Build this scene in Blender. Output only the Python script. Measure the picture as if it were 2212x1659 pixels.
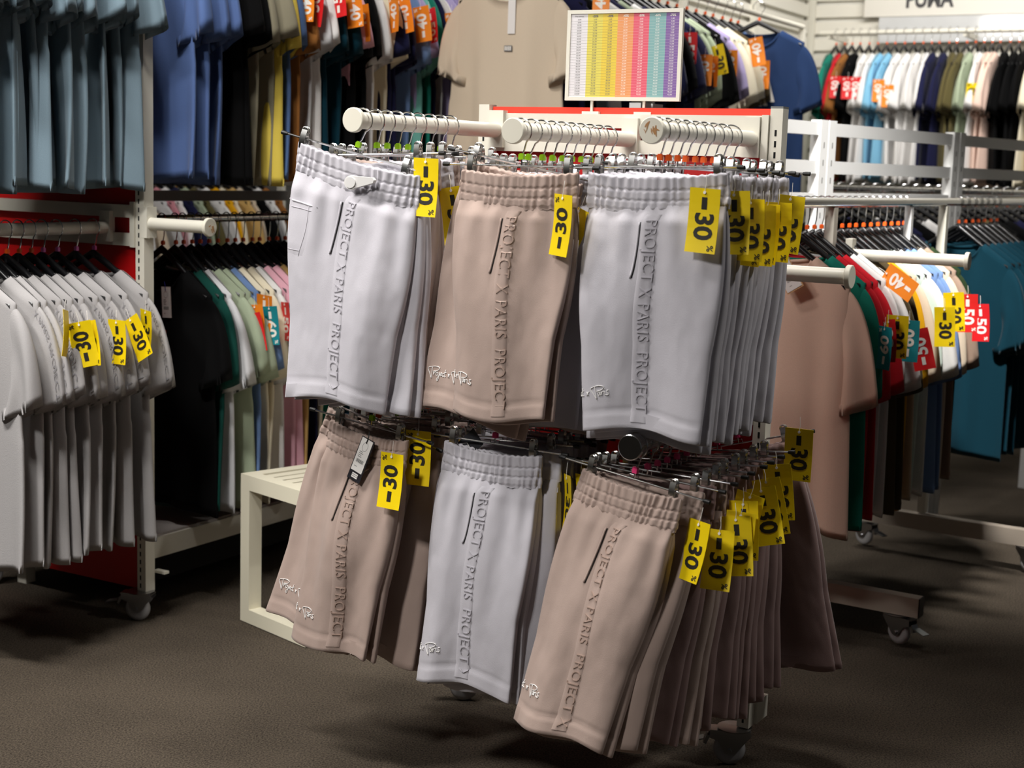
import bpy, math, random
import numpy as np
from mathutils import Vector, Matrix

for _o in list(bpy.data.objects): bpy.data.objects.remove(_o)
S = bpy.context.scene
C = S.collection
PI = math.pi
F, CH, PITCH, ROLL = 3200.0, 1.42, math.radians(8.3), math.radians(1.8)

# ------------------------------------------------------------------ camera
cam = bpy.data.cameras.new('camera'); co = bpy.data.objects.new('camera', cam); C.objects.link(co)
cam.sensor_width = 36; cam.lens = F / 2212 * 36; cam.clip_end = 60; cam.clip_start = .05
co.matrix_world = Matrix.Translation((0, 0, CH)) @ Matrix.Rotation(PI/2 - PITCH, 4, 'X') @ Matrix.Rotation(ROLL, 4, 'Z')
cam.dof.use_dof = True; cam.dof.focus_distance = 3.45; cam.dof.aperture_fstop = 4.4
S.camera = co
# ------------------------------------------------------------------ world and exposure
W = bpy.data.worlds.new('world'); S.world = W; W.use_nodes = True
W.node_tree.nodes['Background'].inputs[0].default_value = (.95, .97, 1, 1)
W.node_tree.nodes['Background'].inputs[1].default_value = .045
vs = S.view_settings; vs.view_transform = 'Standard'; vs.look = 'None'; vs.gamma = 1; vs.use_curve_mapping = False
vs.exposure = -.75
# ------------------------------------------------------------------ ceiling lamps and a side fill (light only, lamp fixtures are above the frame)
def area(name, loc, sx, sy, power, col=(1, .97, .93), target=None, spread=150):
    l = bpy.data.lights.new(name, 'AREA'); l.shape = 'RECTANGLE'; l.size = sx; l.size_y = sy
    l.energy = power; l.color = col; l.spread = math.radians(spread)
    o = bpy.data.objects.new(name, l); C.objects.link(o); o.location = loc
    d = (Vector(target) - Vector(loc)) if target else Vector((0, 0, -1))
    o.rotation_euler = d.to_track_quat('-Z', 'Y').to_euler()
    return o
area('aisle_lamp', (-1.9, .9, 3.1), .36, .36, 25, target=(-.3, 3.4, .8), spread=84)
area('front_lamp', (-1.5, 2.7, 3.2), .8, .2, 40, target=(-1.2, 3.6, 0), spread=100)
area('rack_lamp', (.15, 3.1, 3.25), .8, .15, 11, target=(.2, 3.3, 0), spread=52)
area('side_fill', (2.6, 2.7, 3.1), .3, .2, 2.6, target=(.8, 3.3, 1.2), spread=40)  # added fill that brightens the rear shorts on the right arms
area('left_lamp', (-2.4, 3.0, 3.1), .6, .2, 30, target=(-1.4, 4.6, 1.0), spread=120)
area('middle_lamp', (.9, 6.3, 3.25), 1.4, .3, 55)
area('row_lamp', (-.9, 3.6, 3.2), .4, .15, 22, target=(-.5, 5.4, 1.8), spread=130)
area('right_lamp', (.9, 4.0, 3.2), .3, .15, 22, target=(1.4, 5.2, 1.1), spread=46)
area('wall_lamp', (2.2, 7.2, 3.2), 1.8, .4, 62, target=(2.7, 9.0, 1.6))

# ------------------------------------------------------------------ directions used by the whole shop floor
u = Vector((math.cos(math.radians(30)), -math.sin(math.radians(30)), 0))   # along the panels
a = Vector((math.sin(math.radians(30)), math.cos(math.radians(30)), 0))    # along the arms, away from the aisle
RZ = -math.radians(30)

def lin(c):
    return tuple(((x/255+.055)/1.055)**2.4 if x/255 > .04045 else x/255/12.92 for x in c)
_m = {}
def mat(name, rgb, rough=.5, metal=0., bump=0., bscale=600., sheen=0., coat=0., emit=0., vary=0.):
    if name in _m: return _m[name]
    m = bpy.data.materials.new(name); m.use_nodes = True; nt = m.node_tree; b = nt.nodes['Principled BSDF']
    col = lin(rgb) + (1,)
    b.inputs['Base Color'].default_value = col
    b.inputs['Roughness'].default_value = rough; b.inputs['Metallic'].default_value = metal
    if sheen: b.inputs['Sheen Weight'].default_value = sheen; b.inputs['Sheen Roughness'].default_value = .4
    if coat: b.inputs['Coat Weight'].default_value = coat
    if emit:
        b.inputs['Emission Color'].default_value = col; b.inputs['Emission Strength'].default_value = emit
    tc = nt.nodes.new('ShaderNodeTexCoord')
    if bump or vary:
        n = nt.nodes.new('ShaderNodeTexNoise'); n.inputs['Scale'].default_value = bscale; n.inputs['Detail'].default_value = 3
        nt.links.new(tc.outputs['Object'], n.inputs['Vector'])
    if bump:
        bp = nt.nodes.new('ShaderNodeBump'); bp.inputs['Strength'].default_value = bump; bp.inputs['Distance'].default_value = .002
        nt.links.new(n.outputs['Fac'], bp.inputs['Height']); nt.links.new(bp.outputs['Normal'], b.inputs['Normal'])
    if vary:
        mx = nt.nodes.new('ShaderNodeMix'); mx.data_type = 'RGBA'
        mx.inputs['A'].default_value = tuple(c*(1-vary) for c in col[:3]) + (1,)
        mx.inputs['B'].default_value = tuple(min(1, c*(1+vary)) for c in col[:3]) + (1,)
        nt.links.new(n.outputs['Fac'], mx.inputs['Factor']); nt.links.new(mx.outputs['Result'], b.inputs['Base Color'])
    _m[name] = m
    return m
def fab(name, rgb):
    m = mat('fabric_'+name.replace(' ', '_'), rgb, .92, bump=.35, bscale=500, sheen=.10 if max(rgb) > 60 else 0, vary=.06); m.node_tree.nodes['Principled BSDF'].inputs['Specular IOR Level'].default_value = .15; return m
WHITE = mat('white_powder_coat', (226, 222, 208), .38)
WHITED = mat('white_end_cap', (226, 221, 205), .5)
CHROME = mat('chrome', (215, 215, 215), .16, 1.)
STEEL = mat('brushed_steel', (170, 170, 172), .3, 1.)
BLACKP = mat('black_plastic', (13, 13, 16), .28)
RUBBER = mat('black_rubber', (16, 16, 16), .5)
DARK = mat('opening_shade', (6, 6, 6), .9)  # paints the shade inside post slots and pocket openings
RED = mat('red_panel', (196, 12, 16), .45)
RED_LIT = mat('red_edge_lit', (232, 60, 40), .45)  # panel red made lighter, light on the top edge put into the colour
GREYW = mat('grey_wheel', (172, 170, 170), .45)
YEL = mat('yellow_card', (246, 214, 0), .45)
ORA = mat('orange_card', (245, 140, 30), .45)
REDC = mat('red_card', (222, 30, 34), .45)
TEALC = mat('teal_card', (20, 140, 152), .45)
LIMEC = mat('lime_card', (170, 200, 20), .45)
INK = mat('black_ink', (30, 27, 20), .6)
WINK = mat('white_ink', (250, 246, 238), .6)
CARD = mat('white_card', (236, 232, 228), .5)
GINK = mat('grey_ink', (120, 118, 116), .6)
THREAD = mat('white_thread', (240, 238, 236), .8)

# ------------------------------------------------------------------ mesh builder
class MB:
    def __init__(s): s.v = []; s.f = []; s.m = []; s.cur = 0
    def mt(s, i): s.cur = i; return s
    def add(s, vs_, fs_):
        n = len(s.v); s.v += [tuple(map(float, p)) for p in vs_]
        s.f += [tuple(int(i)+n for i in f) for f in fs_]; s.m += [s.cur]*len(fs_); return s
    def box(s, x0, x1, y0, y1, z0, z1, M=None):
        p = [(x, y, z) for z in (z0, z1) for y in (y0, y1) for x in (x0, x1)]
        if M: p = [M @ Vector(q) for q in p]
        return s.add(p, [(0,2,3,1),(4,5,7,6),(0,1,5,4),(2,6,7,3),(0,4,6,2),(1,3,7,5)])
    def obox(s, c, ex, ey, ez, M=None):
        return s.box(c[0]-ex, c[0]+ex, c[1]-ey, c[1]+ey, c[2]-ez, c[2]+ez, M)
    def tube(s, pts, r, n=8, cap=True, sx=1.):
        pts = [Vector(p) for p in pts]; rs = r if isinstance(r, (list, tuple)) else [r]*len(pts)
        vs_, fs_ = [], []; ref = None
        for i, p in enumerate(pts):
            t = (pts[min(i+1, len(pts)-1)] - pts[max(i-1, 0)])
            t = t.normalized() if t.length > 1e-9 else Vector((0,0,1))
            if ref is None: ref = Vector((0,1,0)) if abs(t.y) < .9 else Vector((1,0,0))
            e1 = (ref - t*ref.dot(t)).normalized(); e2 = t.cross(e1); ref = e1
            for k in range(n):
                an = 2*PI*k/n; vs_.append(p + e1*(rs[i]*math.cos(an)*sx) + e2*(rs[i]*math.sin(an)))
        for i in range(len(pts)-1):
            for k in range(n):
                fs_.append((i*n+k, i*n+(k+1) % n, (i+1)*n+(k+1) % n, (i+1)*n+k))
        if cap: fs_.append(tuple(range(n-1, -1, -1))); fs_.append(tuple((len(pts)-1)*n+k for k in range(n)))
        return s.add(vs_, fs_)
    def lathe(s, prof, c, axis, n=28):      # prof: (radius, offset along axis)
        ax = Vector(axis).normalized(); e1 = ax.orthogonal().normalized(); e2 = ax.cross(e1); c = Vector(c)
        vs_, fs_ = [], []
        for r, h in prof:
            for k in range(n):
                an = 2*PI*k/n; vs_.append(c + ax*h + e1*(r*math.cos(an)) + e2*(r*math.sin(an)))
        for i in range(len(prof)-1):
            for k in range(n): fs_.append((i*n+k, i*n+(k+1) % n, (i+1)*n+(k+1) % n, (i+1)*n+k))
        return s.add(vs_, fs_)
    def grid(s, P, closed=False, flip=False):   # P: rows x cols x 3
        R_, Cn = P.shape[:2]; fs_ = []
        for i in range(R_-1):
            for k in range(Cn if closed else Cn-1):
                q = (i*Cn+k, i*Cn+(k+1) % Cn, (i+1)*Cn+(k+1) % Cn, (i+1)*Cn+k)
                fs_.append(q[::-1] if flip else q)
        return s.add(P.reshape(-1, 3), fs_)
    def mesh(s, name, mats, smooth=True, ang=40):
        me = bpy.data.meshes.new(name); me.from_pydata(s.v, [], s.f)
        for m in (mats if isinstance(mats, (list, tuple)) else [mats]): me.materials.append(m)
        me.polygons.foreach_set('material_index', s.m)
        me.polygons.foreach_set('use_smooth', [smooth]*len(s.f)); me.update()
        if smooth and ang: me.set_sharp_from_angle(angle=math.radians(ang))
        return me
def mob(name, me, parent=None, loc=None, rot=None, m=None):
    o = bpy.data.objects.new(name, me); C.objects.link(o)
    if parent: o.parent = parent
    if loc is not None: o.location = loc
    if rot is not None: o.rotation_euler = rot
    if m is not None: o.material_slots[0].link = 'OBJECT'; o.material_slots[0].material = m
    return o
def tag(o, label, cat, group=None):
    o['label'] = label; o['category'] = cat
    if group: o['group'] = group
    return o
def empty(name, loc=(0,0,0), rz=0.):
    o = bpy.data.objects.new(name, None); C.objects.link(o); o.location = loc; o.rotation_euler = (0, 0, rz); o.empty_display_size = .05
    return o
def struct(o): o['kind'] = 'structure'; return o
_tx = {}
def text(s_, size=1., off=0., ext=0., spacing=1., ls=1., align='CENTER'):
    k = (s_, size, off, ext, spacing, ls, align)
    if k in _tx: return _tx[k]
    cu = bpy.data.curves.new('t', 'FONT'); cu.body = s_; cu.size = size; cu.offset = off; cu.extrude = ext
    cu.space_character = spacing; cu.space_line = ls; cu.align_x = align; cu.align_y = 'CENTER'; cu.resolution_u = 3
    ob = bpy.data.objects.new('t', cu); me = bpy.data.meshes.new_from_object(ob)
    V = np.array([v.co[:] for v in me.vertices]).reshape(-1, 3); Fc = [tuple(p.vertices) for p in me.polygons]
    bpy.data.objects.remove(ob); bpy.data.curves.remove(cu); bpy.data.meshes.remove(me)
    if align == 'CENTER' and len(V):
        V[:, 0] -= (V[:, 0].max()+V[:, 0].min())/2; V[:, 1] -= (V[:, 1].max()+V[:, 1].min())/2
    _tx[k] = (V, Fc); return _tx[k]
ORD = ['frontmost', 'second from front', 'third from front', 'fourth from front', 'fifth from front', 'sixth from front',
       'seventh from front', 'eighth from front', 'ninth from front', 'tenth from front', 'eleventh from front',
       'twelfth from front', 'thirteenth from front', 'fourteenth from front', 'fifteenth from front', 'sixteenth from front'] + \
      ['%s from front' % w for w in ('seventeenth', 'eighteenth', 'nineteenth', 'twentieth', 'twenty-first', 'twenty-second', 'twenty-third', 'twenty-fourth', 'twenty-fifth', 'twenty-sixth', 'twenty-seventh', 'twenty-eighth', 'twenty-ninth', 'thirtieth', 'thirty-first', 'thirty-second', 'thirty-third', 'thirty-fourth', 'thirty-fifth')]

# ------------------------------------------------------------------ price tags
TW, TH = .065, .125
def card_mesh(name, m, w=TW, h=TH, bend=.004):
    b = MB(); n = 8; P = []
    for side in (-1, 1):
        G = np.zeros((n+1, 3, 3))
        for i in range(n+1):
            t = i/n
            for k in range(3): G[i, k] = ((k-1)*w/2, side*.0004 + bend*math.sin(t*PI), -h*t)
        b.grid(G, flip=(side == 1)); P.append(G)
    b2 = MB(); b2.v, b2.f, b2.m = b.v, b.f, b.m
    o = 3*(n+1)
    ring = [3*i for i in range(n+1)] + [3*n+1, 3*n+2] + [3*i+2 for i in range(n-1, -1, -1)] + [1]
    for i in range(len(ring)):
        p, q = ring[i], ring[(i+1) % len(ring)]; b.f.append((p, q, q+o, p+o)); b.m.append(0)
    return b.mesh(name, m, smooth=False)
def num_mesh(num, m, up):
    b = MB()
    def put(s_, size, off, cx, cz, sp=1.):
        V, Fc = text(s_, size, off, 0, sp)
        for sg in (1,):
            Q = np.zeros_like(V)
            sx = -1 if up else 1
            Q[:, 0] = sg*(sx*V[:, 1]) + sg*cx*1.0; Q[:, 2] = -sx*V[:, 0] + cz
            zz = Q[:, 2]; Q[:, 1] = .004*np.sin(np.clip(-zz/TH, 0, 1)*PI) - sg*.0011
            b.add(Q, Fc)
    if not up:
        put('-', .080, .002, .000, -.029); put(num, .054, .0016, .002, -.074, 1.0); put('%', .018, .0004, .021, -.115)
    else:
        put('-', .080, .002, .000, -.098); put(num, .054, .0016, -.002, -.053, 1.0); put('%', .018, .0004, -.021, -.012)
    return b.mesh('lettering', m, smooth=False)
pin = MB(); pin.tube([(0, 0, .028), (.002, -.002, .008), (0, -.002, -.006)], .0006, 5); pin.lathe([(0, 0), (.003, 0), (.003, .0012), (0, .0012)], (0, -.0012, -.008), (0, -1, 0), 10)
PIN = pin.mesh('fastener', WINK)
CARDS = {'yellow': (card_mesh('card_yellow', YEL), '30', INK), 'orange': (card_mesh('card_orange', ORA), '40', WINK),
         'red': (card_mesh('card_red', REDC), '50', WINK), 'teal': (card_mesh('card_teal', TEALC), '60', WINK)}
NUMS = {}
def price_tag(parent, kind, loc, rot=(0, 0, 0), up=False, lettering=True):
    cm, num, ink = CARDS[kind]
    o = mob('price_tag', cm, parent, loc, rot); o['label'] = '%s card printed with a %s percent reduction' % (kind, num)
    if lettering:
        k = (kind, up)
        if k not in NUMS: NUMS[k] = num_mesh(num, ink, up)
        mob('lettering', NUMS[k], o); mob('fastener', PIN, o)
    return o

# ------------------------------------------------------------------ shorts
def fleece(name, rgb):
    m = mat(name, rgb, .9, bump=.25, bscale=900, sheen=.2, vary=.05); nt = m.node_tree
    bp = [n for n in nt.nodes if n.type == 'BUMP'][0]; n2 = nt.nodes.new('ShaderNodeTexNoise'); n2.inputs['Scale'].default_value = 11; n2.inputs['Detail'].default_value = 2
    mp = nt.nodes.new('ShaderNodeMapping'); mp.inputs['Scale'].default_value = (1.2, 1, .55); tc = [n for n in nt.nodes if n.type == 'TEX_COORD'][0]
    b2 = nt.nodes.new('ShaderNodeBump'); b2.inputs['Strength'].default_value = .55; b2.inputs['Distance'].default_value = .02
    nt.links.new(tc.outputs['Object'], mp.inputs['Vector']); nt.links.new(mp.outputs['Vector'], n2.inputs['Vector']); nt.links.new(n2.outputs['Fac'], b2.inputs['Height']); nt.links.new(b2.outputs['Normal'], bp.inputs['Normal'])
    return m
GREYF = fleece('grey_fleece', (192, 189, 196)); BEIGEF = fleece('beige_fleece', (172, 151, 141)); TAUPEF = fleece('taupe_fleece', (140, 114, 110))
GREYL = mat('grey_tape_print', (182, 179, 186), .45); BEIGEL = mat('beige_tape_print', (166, 143, 131), .45)  # rubber print, darkened to put in the shade of its emboss
WBH = .068          # waistband height
def ring_pts(hw, th, n, p=.62):
    t = np.linspace(0, 2*PI, n, endpoint=False)
    c, s_ = np.cos(t + PI), np.sin(t + PI)          # starts at the left edge, runs along the front (-y) first
    return hw*np.sign(c)*np.abs(c)**.9, th*np.sign(s_)*np.abs(s_)**p
class Shorts:
    """one folded pair: local origin at the waist top centre, front is -y"""
    def __init__(s, seed, L=.555, wt=.147, wh=.132, n=112, rows=60, rag=0., th=.030, shear=0.):
        s.sh = shear
        s.L, s.n, s.rows, s.rg = L, n, rows, random.Random(seed); r = s.rg; s.k1 = r.uniform(2.6, 3.8); s.k2 = r.uniform(5.2, 7)
        s.ph = [r.uniform(0, 6.28) for _ in range(8)]; s.wt, s.wh, s.th, s.rag = wt, wh, th, rag
        s.z0 = -WBH
        s.leg = s.make(-.45*th, 0, 0); s.leg2 = s.make(.45*th, .010, -.006)
    def make(s, yc, xs, zs):
        n, R_ = s.n, s.rows; G = np.zeros((R_+1, n, 3))
        for i in range(R_+1):
            v = i/R_; z = s.z0 + 0.004 - v*(s.L-WBH)
            hw = s.wt*(1-v) + s.wh*v + .010*math.sin(min(1, v*1.6)*PI)
            ramp = min(1, v/.07); th = (.015 + .009*math.sin(min(v*1.1, 1)*PI))*(.62+.38*ramp)
            x, y = ring_pts(hw, th, n)
            X = x/hw
            am = .005*max(0, 1-v*2.2)*(.25+.75*ramp)      # gathers below the waistband
            y = y - (np.sign(-y))*am*np.sin(17*X + s.ph[0] + .6*np.sin(5*X+s.ph[1]))
            dr = .0125*math.sin(min(1, v*1.7)*PI/2)*(1-.25*v)
            off = dr*(np.sin(s.k1*X + s.ph[2] + .9*v) + .5*np.sin(s.k2*X + s.ph[3] - 1.6*v) + .3*(1-v)*np.sin(10.5*X+s.ph[4]+2*v)) + s.rag*v**2*np.sin(4.5*X + s.ph[4])
            off = off + .006*math.sin(5*v+s.ph[6])*np.cos(2*X+s.ph[5])
            zz = z - v*.010*(np.sin(2.6*X+s.ph[5])) - s.sh*x*(1-v)
            if v > .912: y = y*(.84 if v < .934 else 1.06)
            G[i, :, 0] = x + xs*v - .012*v; G[i, :, 1] = y + off + yc*(.15+.45*ramp+.4*v); G[i, :, 2] = zz + zs*v
        return G
    def arc(s, i):
        P = s.leg[i]; Q = np.vstack([P, P[:1]]); d = np.r_[0, np.cumsum(np.linalg.norm(np.diff(Q[:, [0, 1]], axis=0), axis=1))]
        return Q, d
    def surf(s, A, V, off):
        """A: distance from the left edge along the front; V: 0..1 down the leg"""
        out = np.zeros((len(A), 3)); ctr = None
        if not hasattr(s, '_arcs'): s._arcs = [s.arc(i) for i in range(s.rows+1)]
        for k, (aa, v) in enumerate(zip(A, V)):
            fi = min(max(v, 0), 1)*s.rows; i = min(int(fi), s.rows-1); f = fi-i
            pts = []
            for j in (i, i+1):
                Q, d = s._arcs[j]; q = aa % d[-1]
                pts.append([np.interp(q, d, Q[:, c]) for c in range(3)] + [np.interp((q+.003) % d[-1], d, Q[:, 0]) - np.interp(q, d, Q[:, 0]), np.interp((q+.003) % d[-1], d, Q[:, 1]) - np.interp(q, d, Q[:, 1])])
            p = [pts[0][c]*(1-f)+pts[1][c]*f for c in range(5)]
            nx, ny = p[4], -p[3]; l = math.hypot(nx, ny) or 1
            out[k] = (p[0]+nx/l*off, p[1]+ny/l*off, p[2])
        return out
    def vof(s, depth): return (depth)/(s.L-WBH)
    def body(s):
        b = MB()
        for G in (s.leg, s.leg2):
            # turn the hem inwards so the cloth has thickness
            last = G[-1]; c = last.mean(axis=0); inn = last.copy(); inn[:, :2] = c[:2] + (last[:, :2]-c[:2])*np.array([.975, .55]); inn2 = inn.copy(); inn2[:, 2] += .03
            lip = (last+inn)/2; lip[:, 2] -= .002
            b.grid(np.concatenate([G, lip[None], inn[None], inn2[None]]), closed=True)
        return b.mesh('shorts', GREYF, ang=0)
    def band(s, hi=True):
        b = MB(); n = 260 if hi else 96; rows = 30 if hi else 12; G = []
        r = s.rg; k = 52
        for i in range(rows+1):
            w = i/rows; z = .002 - WBH*w - (.004 if w > .97 else 0)
            th = .020 - .004*w
            x, y = ring_pts(s.wt+.002 + .004*w, th, n, .8)
            X = x/s.wt
            seam = min(abs(w-.40), abs(w-.70), abs(w-.985), abs(w)*1.5)
            pinch = -.0030*math.exp(-(seam/.032)**2)
            ph = 3*s.ph[7] + (.7 if w > .4 else 0) + (.9 if w > .7 else 0)
            g = np.sin(k*X*1.0 + ph + 2.2*np.sin(4*X+s.ph[2]+w*1.6) + 1.2*np.sin(11*X+s.ph[3]) + .8*np.sin(23*X+s.ph[4]))*(.75+.35*np.sin(7*X+s.ph[5]+3*w))
            g = g*(.0021*math.sin(min(1, seam/.09)*PI/2) + .0011)
            d = pinch + g
            nx, ny = X*.35, np.sign(y)*1.0
            sag = -.010*(1-X**2)*(1 if True else 0)
            fold = .010*np.sin(3.3*X+s.ph[2])*w
            G.append(np.stack([x + nx*d, y + ny*d*(np.abs(y) > th*.25), np.full(n, z) + sag - s.sh*x + .0012*np.sin(k*X+ph)], axis=1))
        inner = G[0].copy(); inner[:, 1] *= .72; inner[:, 0] *= .985; inner2 = inner.copy(); inner2[:, 2] -= .03; inner3 = inner2.copy(); inner3[:, 1] *= .3; inner3[:,2] -= .02
        b.grid(np.stack([inner3, inner2, inner] + G), closed=True)
        return b.mesh('waistband', GREYF, ang=0)
    def tape(s, a0, a1, w=.036):
        b = MB(); R_ = 44; A, V = [], []
        for i in range(R_+1):
            v = .04 + .935*i/R_; c = a0*(1-v)+a1*v + .006*math.sin(4*v+s.ph[1])
            for q in (-1.0, -.86, -.4, 0, .4, .86, 1.0): A.append(c+q*w/2); V.append(v)
        offs = .0016
        P = s.surf(A, V, offs).reshape(R_+1, 7, 3)
        P2 = s.surf(A, V, -.001).reshape(R_+1, 7, 3); P[:, 0] = P2[:, 0]; P[:, 6] = P2[:, 6]
        b.grid(P)
        me = b.mesh('side_tape', GREYF, ang=0)
        T, Fc = text('PROJECT X PARIS  PROJECT X PARIS', .034, -0.0003, .0005, 1.08, align='LEFT')
        T = T.copy(); T[:, 1] -= (T[:, 1].max()+T[:, 1].min())/2
        per = T[:, 0].max(); T[:, 0] *= .525/per
        L = s.L-WBH; keep = T[:, 0] < L*.965-.030
        A = []; V = []
        for t in T:
            v = (.028+t[0])/L; c = a0*(1-v)+a1*v + .006*math.sin(4*v+s.ph[1]); A.append(c+t[1]*1.05); V.append(v)
        Q = np.zeros_like(T)
        for sg in (1,): Q = s.surf(A, V, offs+.0019)
        top = T[:, 2] > 0
        Q2 = s.surf(A, V, offs-.0004); Q[~top] = Q2[~top]
        idx = -np.ones(len(T), int); kk = np.where(keep)[0]; idx[kk] = np.arange(len(kk))
        b2 = MB(); b2.add(Q[kk], [tuple(idx[list(f)]) for f in Fc if all(keep[i] for i in f)])
        return me, b2.mesh('lettering', GREYL, smooth=False)
    def pocket(s, a0, a1, w=.036):
        b = MB(); pts = []
        for i in range(16):
            t = i/15; v = .075+.25*t; pts.append((a0*(1-v)+a1*v + .006*math.sin(4*v+s.ph[1]) - w/2 - .002 - .009*t**2.2, v))
        P = s.surf([p[0] for p in pts], [p[1] for p in pts], .0006); b.mt(1).tube([tuple(p) for p in P], .0008, 6)  # black line paints the shade in the pocket opening
        P = s.surf([p[0]-.0035 for p in pts], [p[1] for p in pts], .0006); b.mt(0).tube([tuple(p) for p in P], .0022, 6)
        return b.mesh('pocket', [GREYF, DARK], ang=0)
    def logo(s, a0, depth):
        st = LOGO; b = MB(); sc = .0155; L = s.L-WBH
        for line in st:
            pts = smooth_line(line, 3)
            A = [a0 + x*sc for x, y in pts]; V = [(depth - (y-.5)*sc)/L for x, y in pts]
            P = s.surf(A, V, .0010); b.tube([tuple(p) for p in P], .00095, 5)
        return b.mesh('logo', THREAD, ang=0)
def smooth_line(l, k):
    if len(l) < 3: return l
    out = []
    for i in range(len(l)-1):
        p0, p1, p2, p3 = l[max(i-1, 0)], l[i], l[i+1], l[min(i+2, len(l)-1)]
        for j in range(k):
            t = j/k
            out.append(tuple(.5*((2*p1[c]) + (-p0[c]+p2[c])*t + (2*p0[c]-5*p1[c]+4*p2[c]-p3[c])*t*t + (-p0[c]+3*p1[c]-3*p2[c]+p3[c])*t**3) for c in (0, 1)))
    out.append(l[-1]); return out
def _sh(ls, dx, sc=1.): return [[(x*sc+dx, y*sc) for x, y in l] for l in ls]
_P = [[(.45, 1.15), (.55, .5), (.62, -.5)], [(.62, -.5), (.2, .25), (-.2, .95), (.3, 1.2), (1.1, 1.32), (1.75, 1.15), (1.5, .75), (.7, .55)]]
_r = [[(0, .5), (.05, 0), (.08, .3), (.25, .52), (.35, .45)]]
_o = [[(.3, .48), (.08, .4), (.05, .1), (.25, 0), (.42, .2), (.3, .48)]]
_j = [[(.2, .5), (.2, -.2), (.1, -.7), (-.15, -.6), (.1, -.1), (.4, .2)]]
_e = [[(.02, .22), (.3, .35), (.2, .52), (.02, .3), (.12, .02), (.4, .15)]]
_c = [[(.35, .45), (.1, .4), (.05, .1), (.3, .0), (.42, .12)]]
_t = [[(.18, 1.05), (.12, .4), (.2, 0), (.36, .1)], [(-.02, .6), (.4, .7)]]
_a = [[(.35, .45), (.1, .42), (.02, .12), (.2, .0), (.36, .4), (.36, .1), (.5, .05)]]
_i = [[(.05, .5), (.06, .1), (.2, .05)], [(.12, .85), (.15, .9)]]
_s = [[(.4, .6), (.15, .6), (.2, .35), (.38, .15), (.2, -.05), (-.05, .05)]]
_x = [[(.05, .05), (.5, .6)], [(.12, .6), (.4, .05)]]
LOGO = []
_cx = 0
for g, wd in ((_P, .85), (_r, .4), (_o, .45), (_j, .38), (_e, .42), (_c, .42), (_t, .9), (_x, 1.05), (_P, .85), (_a, .52), (_r, .4), (_i, .25), (_s, .5)):
    LOGO += _sh(g, _cx); _cx += wd
LOGOW = _cx*.0155     # width of the whole signature
LPARIS = (_cx - 2.55)*.0155   # where "Paris" begins

# clip hanger meshes, origin on the axis of the arm it hangs from
def clip_mesh():
    b = MB()
    b.tube([(.0075*math.cos(t), -.0035, .016+.0075*math.sin(t)) for t in np.linspace(0, 2*PI, 13)], .0017, 6, False)
    b.tube([(.0075*math.cos(t), .0035, .016+.0075*math.sin(t)) for t in np.linspace(0, 2*PI, 13)], .0017, 6, False)
    for sg in (-1, 1):
        b.tube([(-.0045, sg*.004, .012), (-.005, sg*.0075, -.004), (-.005, sg*.0035 + sg*.022*0, -.028)], .0014, 6)
        b.tube([(.0045, sg*.004, .012), (.005, sg*.0075, -.004), (.005, sg*.0035, -.028)], .0014, 6)
        G = np.array([[(x, sg*(.0045+.004*math.sin(t*PI)), .018-.042*t) for x in (-.0068, 0, .0068)] for t in np.linspace(0, 1, 6)]); b.grid(G); G2 = G.copy(); G2[:, :, 1] += sg*.0012; b.grid(G2, flip=True)
    b.obox((0, 0, .004), .0062, .0055, .0015)
    return b.mesh('clip', mat('clip_nickel', (222, 222, 220), .24, 1.), ang=50)
CLIP = clip_mesh()
BARW = .175
DROP = .072
bb = MB(); bb.tube([(-BARW, 0, 0), (BARW, 0, 0)], .0024, 8); BAR = bb.mesh('bar', CHROME)
bb = MB(); bb.lathe([(0, -.002), (.0035, -.002), (.0048, .004), (.0048, .014), (0, .015)], (0, 0, 0), (1, 0, 0), 10); CAP = bb.mesh('end_cap', RUBBER)
def hook_mesh(d0):
    b = MB(); r = .0265
    pts = [(.005, 0, -d0), (.005, 0, -.048), (.010, 0, -.041)] + [(r*math.cos(t), 0, r*math.sin(t)) for t in np.linspace(-.95, 3.5, 18)]
    b.tube(pts, .0019, 7)
    b.tube([(-.008, .002, -d0-.003), (-.008, .002, -d0+.008), (.014, .002, -d0+.008), (.014, .002, -d0-.003)], .0014, 6)
    return b.mesh('hook', CHROME)
HOOK = hook_mesh(DROP)
bb = MB(); bb.obox((.005, 0, -.053), .0058, .0042, .0055); bb.obox((.005, 0, -.0465), .004, .003, .0012); SIZER = bb.mesh('size_marker', REDC, smooth=False)
LIME = mat('lime_plastic', (160, 215, 10), .4); ORANGEP = mat('orange_plastic', (240, 95, 20), .4); PINKP = mat('pink_plastic', (225, 60, 120), .4); MAGP = mat('magenta_plastic', (225, 110, 190), .4)
def clip_hanger(P, rz, label, marker=None, cw=.108, group=None, lean=0.):
    h = empty('clip_hanger', P, rz); h.rotation_euler = (0, lean, rz); tag(h, label, 'clip hanger', group)
    mob('hook', HOOK, h)
    mob('bar', BAR, h, (0, 0, -DROP)); mob('end_cap', CAP, h, (BARW, 0, -DROP)); mob('end_cap', CAP, h, (-BARW, 0, -DROP), (0, 0, PI))
    for sg in (-1, 1): mob('clip', CLIP, h, (sg*cw, 0, -DROP+.002), (0, 0, 0))
    if marker: mob('size_marker', SIZER, h, m=marker)
    return h
_short_var = {}
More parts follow.
